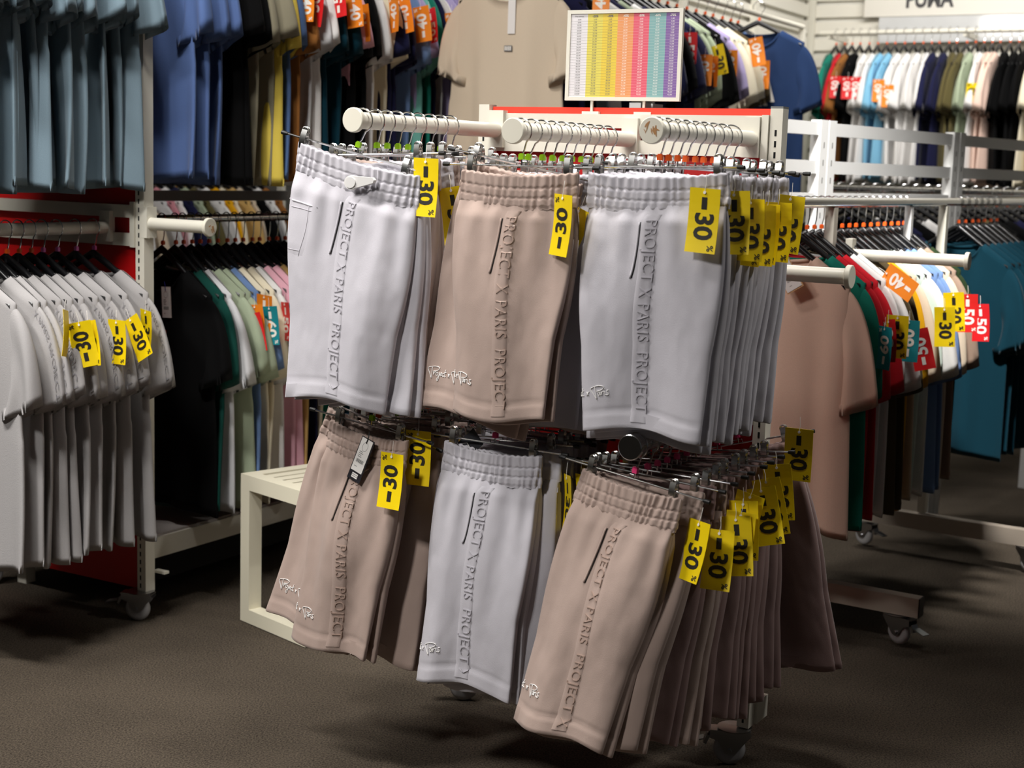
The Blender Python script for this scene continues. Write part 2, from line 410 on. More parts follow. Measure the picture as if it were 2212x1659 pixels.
def shorts(P, rz, colour, var, name_label, detail=True, tilt=0., lean=0., tags=(), drop=DROP+.012, group=None, logo=True, tape=(.165, .150), rag=0., w=(.140, .128, .555), shear=0.):
    """hang a pair of folded shorts under the arm point P"""
    key = (var, detail, rag, w, shear)
    if key not in _short_var:
        sh = Shorts(var, n=128 if detail else 64, rows=64 if detail else 34, rag=rag, wt=w[0], wh=w[1], L=w[2], shear=shear)
        d = {'o': sh, 'body': sh.body(), 'band': sh.band(detail)}
        if detail:
            d['tape'], d['let'] = sh.tape(*tape); d['pocket'] = sh.pocket(*tape)
            d['logo'] = sh.logo(.022 if var == 3 else .040-LPARIS, sh.L-WBH-.078)
        _short_var[key] = d
    d = _short_var[key]; M = {'grey': GREYF, 'beige': BEIGEF, 'taupe': TAUPEF}[colour]
    r = empty('shorts', P + Matrix.Rotation(rz, 3, 'Z') @ Matrix.Rotation(lean, 3, 'Y') @ Vector((0, 0, -drop)), rz); tag(r, name_label, 'shorts', group)
    r.rotation_euler = (-tilt, lean, rz)
    mob('fabric', d['body'], r, m=M); mob('waistband', d['band'], r, m=M)
    if detail:
        t = mob('side_tape', d['tape'], r, m=M); mob('lettering', d['let'], t, m=GREYL if colour == 'grey' else BEIGEL)
        if logo: mob('logo', d['logo'], r)['label'] = 'white embroidered signature'
        mob('pocket', d['pocket'], r, m=M)
    for tg in tags:
        price_tag(r, 'yellow', tg[0], tg[1], tg[2] if len(tg) > 2 else False)
    return r

# ------------------------------------------------------------------ t-shirts
_tees = {}; SLV = {}
def tee_mesh(seed, L=.76, hi=False, open_=.030, sl=.0, amp=.012, wide=.250, hk=1., se=0.):
    key = (seed, L, hi, open_, sl, amp, wide, hk, se)
    if key in _tees: return _tees[key]
    r = random.Random(seed*7+1); ph = [r.uniform(0, 6.28) for _ in range(10)]
    n = 88 if hi else 60; R_ = 34 if hi else 22; b = MB()
    NK = .100; top_ = lambda X: hk*(-.066-.105*(np.minimum(np.maximum(X, NK), .23)/.212)**1.05)+.015
    zt, sx_, sz_ = float(top_(NK)), .214, float(top_(.212)); zh = -.118*hk-L; dn = sz_+.165
    tw = r.uniform(-.02, .02)
    G = np.zeros((R_+1, n, 3))
    for i in range(R_+1):
        v = i/R_     # 0 hem, 1 shoulder
        w = wide*(1-v)+.222*v if v < .55 else (wide*.45+.222*.55)*(1-(v-.55)/.45)+sx_*((v-.55)/.45)
        if .5 < v: w = wide*(1-v)+.215*v
        T_ = .024*(1-v) + .023*v
        x, y = ring_pts(w, T_, n, .8); X = np.abs(x)
        zz_top = top_(X) - .007
        dip = np.where(X < NK, np.sqrt(np.clip(1-(X/NK)**2, 0, 1)), 0)*np.where(y < 0, .075, .018)
        zz_top = zz_top - dip
        z = zh + v*(zz_top-zh)
        am = amp*(1-v)**.8
        off = am*(np.sin(9*x/wide*1.0+ph[0]+ph[4]*.2*v) + .7*np.sin(5.2*x/wide*1+ph[1]-1.5*v) + .35*np.sin(17*x/wide+ph[2]))
        off = off + tw*(1-v)*x/wide + .012*math.sin(3*v+ph[3])*(1-v)
        sq = 1 - .07*(1-v)*(.5+.5*math.sin(ph[5]))
        G[i] = np.stack([x*sq + .015*(1-v)*math.sin(ph[6]), y+off, z - (1-v)*.012*np.sin(3*x/wide+ph[7])], axis=1)
    cap = G[-1].copy(); mk_ = np.abs(cap[:, 0]) > NK; cap[mk_, 1] *= .1; cap[mk_, 2] += .009
    hem = G[0]; c = hem.mean(axis=0); inn = hem.copy(); inn[:, 1] = hem[:, 1] + (np.interp(hem[:, 0], np.sort(hem[:, 0]), hem[np.argsort(hem[:, 0]), 1])-hem[:, 1])*0
    inn = hem.copy(); y_mid = (hem[:, 1]); inn[:, 1] -= np.sign(ring_pts(1, 1, n, .8)[1])*.003; inn[:, 2] += .025
    b.grid(np.concatenate([inn[None], hem[None], G[1:], cap[None]]), closed=True, flip=True)
    # collar rib
    xs = np.linspace(0, 2*PI, 25)
    b.tube([(NK*math.cos(t), (-.018 if math.sin(t) < 0 else .018)*min(1, 2*abs(math.sin(t))), zt-.006-(.077 if math.sin(t) < 0 else .019)*abs(math.sin(t))) for t in xs], .006, 6, False, sx=.6)
    # sleeves
    m_ = 36 if hi else 26; Rs = 14 if hi else 10
    for sg in (-1, 1):
        cy = sl + r.uniform(-.015, .015); dz = r.uniform(-.02, .02); dx = r.uniform(-.02, .02); GS = []
        for i in range(Rs+1):
            s_ = i/Rs
            tx = (1-s_)**2*.188+2*s_*(1-s_)*.280+s_**2*(.308+dx); tz = dn+(1-s_)**2*-.165+2*s_*(1-s_)*-.195+s_**2*(-.430+dz-se)
            bx = (1-s_)**2*.188+2*s_*(1-s_)*.215+s_**2*(.180+dx*.6); bz = dn+(1-s_)**2*-.36+2*s_*(1-s_)*-.40+s_**2*(-.485+dz-se)
            mx, mz, hx, hz = (tx+bx)/2, (tz+bz)/2, (tx-bx)/2, (tz-bz)/2
            t = np.linspace(0, 2*PI, m_, endpoint=False); c_, q = np.cos(t), np.sin(t)
            th = .012 + (open_-.012)*s_
            wob = .006*s_*np.sin(3*t+ph[8])
            GS.append(np.stack([sg*(mx + hx*c_), np.sign(q)*np.abs(q)**.8*th + cy*s_ + wob + .01*s_*np.sin(4*c_+ph[9]), mz + hz*c_ + .004*np.sin(2*t)*s_], axis=1))
        GS = np.stack(GS); SLV[(key, sg)] = GS; last = GS[-1]; cc = last.mean(axis=0); inn = cc + (last-cc)*np.array([.96, .85, .96]); inn[:, 2] += .03; inn[:, 0] -= sg*.008
        b.grid(np.concatenate([GS, inn[None]]), closed=True, flip=(sg == -1))
    me = b.mesh('tshirt', GREYF, ang=0); _tees[key] = me; return me
# black plastic top hanger
def plastic_mesh():
    b = MB(); n = 22; G = []
    for i in range(n+1):
        x = -.203 + .406*i/n; q = abs(x)/.212
        z = -.066 - .105*q**1.05; hy = .006 + .008*q**.8*(1 if q < .97 else .6); hz = .013*(1-.35*q)
        ring = [(x, hy*math.cos(t), z + hz*math.sin(t)) for t in np.linspace(0, 2*PI, 10, endpoint=False)]
        G.append(ring)
    G = np.array(G); b.grid(G, closed=True); b.add(G[0], [tuple(range(10))]); b.add(G[-1], [tuple(range(9, -1, -1))])
    b.tube([(.005, 0, -.06), (.003, 0, -.08)], [.006, .009], 8)
    return b.mesh('hanger_body', BLACKP, ang=50)
PBODY = plastic_mesh()
bb = MB(); r_ = .0265
bb.tube([(.005, 0, -.07), (.005, 0, -.048), (.010, 0, -.041)] + [(r_*math.cos(t), 0, r_*math.sin(t)) for t in np.linspace(-.95, 3.5, 16)], .0019, 6)
PHOOK = bb.mesh('hook', CHROME)
_lh = {}
def long_hanger(hk):
    if hk in _lh: return _lh[hk]
    b_ = PBODY.copy()
    for v in b_.vertices: v.co.z += (-.066*(hk-1)) - (hk-1)*.105*(abs(v.co.x)/.212)**1.05
    b = MB(); r_ = .0185 if hk > 1.3 else .0265
    b.tube([(.005, 0, -.07*hk), (.005, 0, -.060*hk+.012), (.010, 0, -.041*hk+(hk-1)*.02)] + [(r_*math.cos(t), 0, r_*math.sin(t)) for t in np.linspace(-.95, 3.5, 16)], .0019, 6)
    _lh[hk] = (b_, b.mesh('hook', CHROME)); return _lh[hk]
def top_hanger(P, rz, label, marker=ORANGEP, group=None, hk=1.):
    h = empty('coat_hanger', P, rz); tag(h, label, 'coat hanger', group)
    body, hook = long_hanger(hk)
    mob('hanger_body', body, h); mob('hook', hook, h)
    if marker: mob('size_marker', SIZER, h, (0, 0, -.053*(hk-1)), m=marker)
    return h

PAL = {'grey': (172, 169, 169), 'steel blue': (122, 142, 154), 'black': (6, 6, 7), 'royal blue': (82, 104, 152), 'khaki grey': (138, 132, 112),
       'yellow': (222, 198, 86), 'slate blue': (80, 106, 150), 'rust': (150, 98, 48), 'white': (236, 234, 232), 'petrol': (10, 52, 66), 'pink': (232, 176, 190),
       'cream': (236, 226, 200), 'navy': (28, 30, 62), 'sky blue': (132, 190, 222), 'mint': (120, 190, 176), 'lilac': (176, 164, 206), 'sand': (216, 199, 176),
       'sage': (166, 178, 152), 'bottle green': (16, 66, 58), 'denim blue': (112, 140, 186), 'blush': (222, 188, 168), 'olive': (92, 84, 52), 'olive brown': (84, 72, 50),
       'emerald': (28, 122, 104), 'red': (200, 32, 44), 'mustard': (232, 170, 20), 'pale mint': (206, 222, 212), 'charcoal': (50, 52, 56), 'tan': (214, 176, 110),
       'rose': (206, 140, 150), 'taupe': (150, 128, 112), 'powder pink': (238, 206, 190), 'dark green': (36, 50, 28), 'light grey': (206, 206, 208), 'butter': (240, 222, 150)}
ALLL = set()
def uniq(l):
    if not 4 <= len(l.split()) <= 16: print('LABEL LENGTH', l)
    if l in ALLL: print('DUPLICATE LABEL', l)
    ALLL.add(l); return l
def hang_row(P0, d, z, rz, items, place, group, spacing=.05, seedbase=0, L=.76, jit=.05, hi=False, marker=ORANGEP, kind='t-shirt', amp=.012, tilt=0., hk=1.2, se=0., end='front', hangers=True, variants=6, tags=None, markers=None):
    """items: colour names in order along the rail; tags: {index: (kind, x, z, rot, up)}"""
    rr = random.Random(seedbase+5); t = 0.; out = []
    for i, it in enumerate(items):
        if it is None: t += spacing*1.6; continue
        col, dt = (it if isinstance(it, tuple) else (it, 0.)); t += dt
        P = Vector(P0) + d*t + Vector((0, 0, z)); ry = rz + rr.uniform(-jit, jit)
        me = tee_mesh(seedbase % 3 * 10 + (i % variants), L, hi, amp=amp, hk=hk, se=se)
        o = mob('tshirt', me, None, P, (tilt, 0, ry), fab(col, PAL[col]))
        w = ORD[i] if end == 'front' else ORD[i].replace('frontmost', 'leftmost').replace('from the front', 'from left')
        tag(o, uniq('%s tee hanging on %s, %s' % (col, place, w)), kind, group)
        if hangers:
            mk = markers[i] if markers else marker
            top_hanger(P, ry, uniq('hanger of the %s tee on %s, %s' % (col, place.replace('rail behind the price chart', 'price chart rail').replace('far end of the right', 'far right'), w)), mk, 'hangers: ' + group, hk)
        if tags and i in tags:
            for tg in (tags[i] if isinstance(tags[i], list) else [tags[i]]):
                k, x, zz, ro, up = tg[:5]; yy = tg[5] if len(tg) > 5 else -.05
                price_tag(o, k, (x, yy, zz), ro, up)
        out.append(o); t += spacing*rr.uniform(.85, 1.15)
    return out

# ================================================================== the room
def carpet():
    m = bpy.data.materials.new('carpet'); m.use_nodes = True; nt = m.node_tree; b = nt.nodes['Principled BSDF']
    tc = nt.nodes.new('ShaderNodeTexCoord')
    n1 = nt.nodes.new('ShaderNodeTexNoise'); n1.inputs['Scale'].default_value = 200; n1.inputs['Detail'].default_value = 4; n1.inputs['Roughness'].default_value = .7
    n2 = nt.nodes.new('ShaderNodeTexNoise'); n2.inputs['Scale'].default_value = 3; n2.inputs['Detail'].default_value = 4
    for n in (n1, n2): nt.links.new(tc.outputs['Object'], n.inputs['Vector'])
    r = nt.nodes.new('ShaderNodeValToRGB'); e = r.color_ramp.elements
    e[0].position = .32; e[0].color = lin((36, 32, 28)) + (1,); e[1].position = .72; e[1].color = lin((110, 99, 86)) + (1,)
    ad = nt.nodes.new('ShaderNodeMath'); ad.operation = 'MULTIPLY_ADD'; ad.inputs[1].default_value = .18; ad.inputs[2].default_value = -.09
    nt.links.new(n2.outputs['Fac'], ad.inputs[0])
    a2 = nt.nodes.new('ShaderNodeMath'); a2.operation = 'ADD'; nt.links.new(n1.outputs['Fac'], a2.inputs[0]); nt.links.new(ad.outputs[0], a2.inputs[1])
    nt.links.new(a2.outputs[0], r.inputs['Fac']); nt.links.new(r.outputs['Color'], b.inputs['Base Color'])
    b.inputs['Roughness'].default_value = 1; b.inputs['Specular IOR Level'].default_value = .1
    bp = nt.nodes.new('ShaderNodeBump'); bp.inputs['Strength'].default_value = .8; bp.inputs['Distance'].default_value = .004
    nt.links.new(n1.outputs['Fac'], bp.inputs['Height']); nt.links.new(bp.outputs['Normal'], b.inputs['Normal'])
    return m
b = MB(); b.box(-6, 9, -1.5, 13, -.05, 0); struct(mob('floor', b.mesh('floor', carpet(), smooth=False)))
CEIL = mat('ceiling_paint', (190, 188, 184), .9)
b = MB(); b.box(-6, 9, -1.5, 13, 3.5, 3.55); struct(mob('ceiling', b.mesh('ceiling', CEIL, smooth=False)))
WALLW = mat('wall_paint', (222, 220, 212), .8); SLAT = mat('slatwall_gloss', (232, 228, 216), .3)
CORNER = Vector((1.79, 9.45, 0))
def slatwall(name, P, d, nrm, length, z0=1.0, z1=3.5, gap=.1):
    o = empty(name, P, math.atan2(d.y, d.x)); struct(o)
    b = MB(); b.box(0, length, .03, .08, 0, 3.5); mob('backing', b.mesh('backing', WALLW, smooth=False), o)
    b = MB(); z = z0
    while z < z1:
        b.box(0, length, 0, .03, z, z+gap*.72); z += gap
    mob('slats', b.mesh('slats', SLAT, smooth=False), o)
    b = MB(); x = 0.
    while x < length:
        b.box(x-.03, x+.03, -.03, 0, 0, 3.2); x += 1.0
    mob('uprights', b.mesh('uprights', WHITE, smooth=False), o)
    return o
# local y axis of the wall objects points away from the room
slatwall('wall_back', CORNER, u, None, 4.0)
slatwall('wall_left', CORNER - a*3.0 - u*.0, a, None, 2.95)
b = MB(); b.box(-6, -5.9, -1.5, 13, 0, 3.5); struct(mob('wall_side', b.mesh('wall_side', WALLW, smooth=False)))
b = MB(); b.box(-6, 9, 12.9, 13, 0, 3.5); struct(mob('wall_rear', b.mesh('wall_rear', WALLW, smooth=False)))

# ------------------------------------------------------------------ fixture pieces
def caster(P, rz, label=None, parent=None):
    r = empty('caster', P, rz) if parent is None else None
    if parent is not None:
        r = bpy.data.objects.new('caster', None); C.objects.link(r); r.parent = parent; r.location = P; r.rotation_euler = (0, 0, rz); r.empty_display_size = .05
    b = MB(); b.lathe([(.012, -.012), (.026, -.013), (.034, -.011), (.038, -.006), (.0395, 0), (.038, .006), (.034, .011), (.026, .013), (.012, .012)], (0, 0, .0395), (0, 1, 0), 28)
    mob('wheel', b.mesh('wheel', GREYW, ang=50), r)
    b = MB(); b.lathe([(0, -.0125), (.013, -.0125), (.013, .0125), (0, .0125)], (0, 0, .0395), (0, 1, 0), 16); mob('hub', b.mesh('hub', STEEL), r)
    b = MB()
    for sg in (-1, 1):
        y = sg*.018
        b.add([(-.048, y, .088), (.045, y, .095), (.052, y, .080), (.012, y, .030), (-.008, y, .030), (-.028, y, .062), (-.05, y, .070)], [(0, 1, 2, 3, 4, 5, 6)])
        b.add([(-.048, y*.9, .088), (.045, y*.9, .095), (.052, y*.9, .080), (.012, y*.9, .030), (-.008, y*.9, .030), (-.028, y*.9, .062), (-.05, y*.9, .070)], [(6, 5, 4, 3, 2, 1, 0)])
    b.box(-.05, .05, -.02, .02, .086, .090); b.tube([(0, -.024, .039), (0, .024, .039)], .006, 10)
    mob('fork', b.mesh('fork', STEEL, ang=30), r)
    b = MB(); b.lathe([(0, 0), (.040, 0), (.042, .003), (0, .004)], (.01, 0, .092), (0, 0, 1), 24); mob('top_plate', b.mesh('top_plate', STEEL), r)
    b = MB(); b.box(-.085, -.045, -.014, .014, .076, .079, Matrix.Rotation(-.25, 4, 'Y')); b.box(-.078, -.070, -.013, .013, .028, .052, Matrix.Rotation(.35, 4, 'Y')); mob('brake_lever', b.mesh('brake_lever', STEEL, smooth=False), r)
    return r
def post_mesh(h0, h1, wx=.030, wy=.036):
    b = MB(); b.box(-wx/2, wx/2, -wy/2, wy/2, h0, h1); return b.mesh('post', WHITE, smooth=False)
def slots_mesh(h0, h1, wy=.036, x=0.):
    b = MB(); z = h0+.01
    while z < h1-.02:
        b.box(x-.0025, x+.0025, -wy/2-.0006, -wy/2+.002, z, z+.014); z += .025  # dark boxes stand in for the shade in the slot holes
    return b.mesh('slots', DARK, smooth=False)
def arm_part(parent, loc, L, chrome=False, r=.0185, dirv=(0, -1, 0), bracket=True, rot=None):
    """arm pointing along -y of its parent; tube, disc at the tip, bracket at the root"""
    o = bpy.data.objects.new('arm', None); C.objects.link(o); o.parent = parent; o.location = loc; o.empty_display_size = .05
    if rot: o.rotation_euler = rot
    b = MB(); b.tube([(0, 0, 0), (0, -L, 0)], r, 22, False); mob('tube', b.mesh('tube', CHROME if chrome else WHITE), o)
    b = MB(); b.lathe([(0, .009), (.0252, .009), (.0268, .0078), (.027, .006), (.027, -.002), (.0255, -.004), (.0185, -.004)], (0, -L, 0), (0, -1, 0), 32)
    mob('end_disc', b.mesh('end_disc', CHROME if chrome else WHITED, ang=30), o)
    if bracket:
        b = MB(); b.box(-.021, .021, -.014, .008, -.042, .050); mob('bracket', b.mesh('bracket', WHITE, smooth=False), o)
    return o

# ================================================================== main rack (casters, posts, panel, arms)
PR = Vector((.592, 3.444, 0))            # right post
RW = .78
rack = empty('display_rack', PR, RZ); tag(rack, 'white rolling display rack with red panel and arms of hanging shorts', 'display rack')
mob('post', post_mesh(.098, 1.572), rack); mob('slots', slots_mesh(.10, 1.55), rack)
mob('post', post_mesh(.098, 1.572), rack, (-RW, 0, 0)); mob('slots', slots_mesh(.10, 1.55), rack, (-RW, 0, 0))
b = MB(); b.box(-.015, .015, -.018, .018, 1.572, 1.577); mob('post_cap', b.mesh('post_cap', mat('grey_plastic', (120, 122, 120), .5), smooth=False), rack); mob('post_cap', b.mesh('post_cap', WHITE, smooth=False), rack, (-RW, 0, 0))
b = MB(); b.box(-RW+.017, -.017, .002, .010, .12, 1.571); mob('panel', b.mesh('panel', RED, smooth=False), rack)['label'] = 'red back panel'
b = MB(); b.box(-RW+.017, -.017, -.002, .0018, 1.554, 1.572); mob('panel_edge', b.mesh('panel_edge', RED_LIT, smooth=False), rack)['label'] = 'red top edge in a lit tone'
for z in (1.539, 1.478, .93, .87):
    b = MB(); b.box(-RW+.018, -.018, -.022, -.004, z-.0165, z+.0165); mob('crossbar', b.mesh('crossbar', WHITE, smooth=False), rack)
for z in (1.505, .90):
    for x in (-.032, -RW+.016):
        b = MB(); b.box(x, x+.016, -.026, -.004, z-.060, z+.052); mob('bar_bracket', b.mesh('bar_bracket', WHITE, smooth=False), rack)
for x in (0., -RW):
    b = MB(); b.box(-.02, .02, .0, .07, .10, .155); mob('foot', b.mesh('foot', WHITE, smooth=False), rack, (x+.002, .02, 0))
for x, rz in ((-.03, .2), (-RW-.01, .5)): caster((x, -.02, 0), rz + .2, parent=rack)

# plan position of an arm: root on the panel plane, s metres left of the right post
def arm_root(s_): return PR - u*s_ - a*.02
ARMS = {'T1': (.735, 1.512, .61), 'T2': (.362, 1.496, .56), 'T3': (.055, 1.502, .54),
        'B1': (.750, .893, .52), 'B2': (.440, .885, .50), 'B3': (.072, .860, .54)}
armo = {}
for k, (s_, z, L) in ARMS.items():
    armo[k] = arm_part(rack, (-s_, -.02, z), L, chrome=k[0] == 'B')
# worn sticker remains on the right disc
b = MB(); brown = mat('brown_glue', (176, 130, 84), .8)
rr = random.Random(4)
for i, (x0, z0, x1, z1, w) in enumerate([(-.014, .006, -.004, .018, .0022), (-.004, .018, -.010, -.002, .0018), (0, .004, .003, -.008, .0016), (.004, .008, .008, -.008, .0024), (.010, .010, .012, -.012, .0030), (.006, .004, .018, .000, .0022), (-.016, .002, -.012, -.006, .0012)]):
    b.tube([(x0, 0, z0), ((x0+x1)/2+rr.uniform(-.002, .002), 0, (z0+z1)/2), (x1, 0, z1)], [w*.5, w, w*.4], 6, True, sx=.15)
mob('glue_marks', b.mesh('glue_marks', brown), armo['T3'], (0, -.54-.0095, 0))['label'] = 'brown remains of a torn sticker'
SH = {'T1': .15, 'T2': .06, 'T3': .07, 'B1': .09, 'B2': .03, 'B3': -.03}
UP = {'T': 'upper', 'B': 'lower'}; SD = {'1': 'left', '2': 'middle', '3': 'right'}
def fill_arm(k, specs, marker):
    s_, z, L = ARMS[k]; R0 = arm_root(s_) - a*SH[k]; nm = '%s %s arm' % (UP[k[0]], SD[k[1]])
    for i, sp in enumerate(specs):
        t, col, var, det, yaw, tilt, lean = sp[:7]; tags = sp[7] if len(sp) > 7 else ()
        opt = sp[8] if len(sp) > 8 else {}
        opt.setdefault('w', (.140, .128, .555)); P = R0 - a*t + Vector((0, 0, z)); rz = RZ + yaw
        shorts(P, rz, col, var, uniq('%s fleece shorts on the %s of the main rack, %s' % (col, nm, ORD[i])), det, tilt, lean, tags, group='shorts on the ' + nm, **opt)
        clip_hanger(P, rz, uniq('chrome clip hanger on the %s holding its %s shorts, %s' % (nm, col, ORD[i])), marker if not isinstance(marker, list) else marker[i % len(marker)], group='clip hangers on the ' + nm, lean=lean+math.atan(opt.get('shear', 0)), cw=opt.get('w', (.13,))[0]-.022)
def tg(x=.15, y=-.045, z=-.03, rx=0, ry=0, rz=0, up=False): return ((x, y, z), (rx, ry, rz), up)
# t, colour, variant, detail, yaw, tilt(+ pushes the hem towards the aisle), lean
R = math.radians
fill_arm('T1', [
    (.435, 'grey', 1, True, R(8), R(2), R(3), (), {'logo': False, 'tape': (.168, .150), 'w': (.152, .130, .545), 'shear': .17}),
    (.385, 'grey', 12, False, R(-2), R(2), R(-2), (tg(.160, -.03, -.000, ry=R(3)),)),
    (.345, 'beige', 13, False, R(2), R(1), R(-2), (tg(.170, .0, -.06, ry=R(-8)),)),
    (.305, 'grey', 11, False, R(6), 0, R(-3)), (.26, 'beige', 12, False, R(2), 0, 0), (.215, 'grey', 13, False, R(-4), 0, 0),
    (.17, 'grey', 11, False, R(3), 0, 0), (.125, 'grey', 12, False, 0, 0, 0), (.08, 'beige', 13, False, R(3), 0, 0)], LIME)
fill_arm('T2', [
    (.475, 'beige', 2, True, R(0), R(3), R(0), (tg(.133, -.045, -.045, ry=R(4), rz=R(-28), up=True),), {'tape': (.152, .150), 'w': (.139, .118, .524)}),
    (.430, 'beige', 3, True, R(3), R(2), R(10), (tg(.16, -.03, -.045, ry=R(14)),)),
    (.385, 'grey', 11, False, R(-3), 0, 0, (tg(.17, -.02, -.05),)), (.34, 'beige', 12, False, 0, 0, 0), (.295, 'grey', 13, False, R(3), 0, 0),
    (.25, 'beige', 11, False, R(-3), 0, 0), (.205, 'grey', 12, False, 0, 0, 0), (.16, 'beige', 13, False, R(2), 0, 0), (.115, 'grey', 12, False, 0, 0, 0), (.07, 'grey', 11, False, 0, 0, 0)], LIME)
fill_arm('T3', [
    (.445, 'grey', 4, True, R(-2), R(1), R(-1.5), (tg(.132, -.055, -.030, ry=R(4)),), {'tape': (.172, .142), 'w': (.155, .135, .53)}),
    (.400, 'grey', 12, False, R(3), R(1), 0, (tg(.158, -.03, -.030, ry=R(-2)),)),
    (.355, 'grey', 11, False, R(5), 0, 0, (tg(.168, -.01, -.045, rz=R(-20)),)),
    (.310, 'grey', 13, False, R(-2), 0, R(2), (tg(.168, -.02, -.05, rz=R(-15)),)),
    (.262, 'grey', 12, False, R(4), 0, R(1), (tg(.164, -.02, -.055, rz=R(-15)),)),
    (.215, 'grey', 11, False, R(-1), 0, R(2), (tg(.168, -.02, -.05, rz=R(-20)),)),
    (.165, 'grey', 13, False, R(4), 0, R(1), (tg(.166, -.03, -.05, rz=R(-15)),)),
    (.115, 'grey', 12, False, R(-3), 0, R(2)),
    (.060, 'grey', 11, False, R(0), R(-2), R(1), (tg(.160, -.03, -.035, ry=R(4)),))], ORANGEP)
fill_arm('B1', [
    (.415, 'beige', 5, True, R(-6), R(6), R(5), (tg(.118, -.05, -.025, ry=R(-5), up=True),), {'tape': (.150, .150), 'w': (.116, .115, .53)}),
    (.375, 'beige', 3, True, R(3), R(4), R(15), (tg(.135, -.04, .045, ry=R(-16), up=True),), {'tape': (.135, .130), 'w': (.130, .125, .53)}),
    (.325, 'beige', 12, False, R(0), R(5), 0, (tg(.21, -.02, -.035, ry=R(10)),)),
    (.28, 'beige', 13, False, R(2), R(3), R(-4)), (.235, 'beige', 11, False, R(-2), R(2), R(-6)), (.19, 'beige', 12, False, 0, 0, 0), (.14, 'beige', 13, False, 0, 0, 0)], [LIME, ORANGEP])
fill_arm('B2', [
    (.445, 'grey', 6, True, R(0), R(5), R(1), (), {'tape': (.145, .137), 'w': (.125, .122, .545)}),
    (.400, 'grey', 11, False, R(0), R(6), R(-3), (tg(.17, -.02, -.05, rz=R(-50)),)),
    (.355, 'grey', 12, False, R(2), R(5), R(-4), (tg(.175, -.02, -.06, rz=R(-40)),)),
    (.31, 'grey', 13, False, R(-2), R(4), 0, (tg(.18, -.02, -.04, rz=R(-35)),)), (.265, 'grey', 11, False, R(2), R(3), 0, (tg(.17, -.02, -.04),)), (.22, 'grey', 12, False, 0, 0, 0), (.17, 'beige', 13, False, 0, 0, 0)], PINKP)
fill_arm('B3', [
    (.545, 'beige', 7, True, R(-8), R(14), R(6), (), {'tape': (.150, .152), 'rag': .008, 'w': (.124, .120, .55)}),
    (.490, 'beige', 13, False, R(-4), R(13), R(3), (tg(.16, -.035, -.055, ry=R(3), rz=R(-22)),)),
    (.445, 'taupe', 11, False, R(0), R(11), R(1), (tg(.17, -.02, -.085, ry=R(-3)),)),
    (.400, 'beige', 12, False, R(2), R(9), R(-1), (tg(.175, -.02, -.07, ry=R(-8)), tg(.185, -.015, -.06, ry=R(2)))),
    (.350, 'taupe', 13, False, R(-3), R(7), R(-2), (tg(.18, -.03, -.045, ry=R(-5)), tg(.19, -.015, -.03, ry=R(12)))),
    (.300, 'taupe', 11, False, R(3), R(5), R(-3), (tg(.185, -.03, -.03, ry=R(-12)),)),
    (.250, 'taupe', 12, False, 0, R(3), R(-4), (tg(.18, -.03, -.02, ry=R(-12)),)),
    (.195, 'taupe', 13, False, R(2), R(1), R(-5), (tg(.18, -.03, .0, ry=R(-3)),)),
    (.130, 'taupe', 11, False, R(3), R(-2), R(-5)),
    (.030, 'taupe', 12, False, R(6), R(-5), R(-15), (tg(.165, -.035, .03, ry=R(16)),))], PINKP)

def front_y(me, x, z, back=False):
    V = np.array([v.co[:] for v in me.vertices]); d = np.hypot(V[:, 0]-x, V[:, 2]-z); k = d < .03
    if not k.any(): return -.03
    return V[k, 1].max() if back else V[k, 1].min()
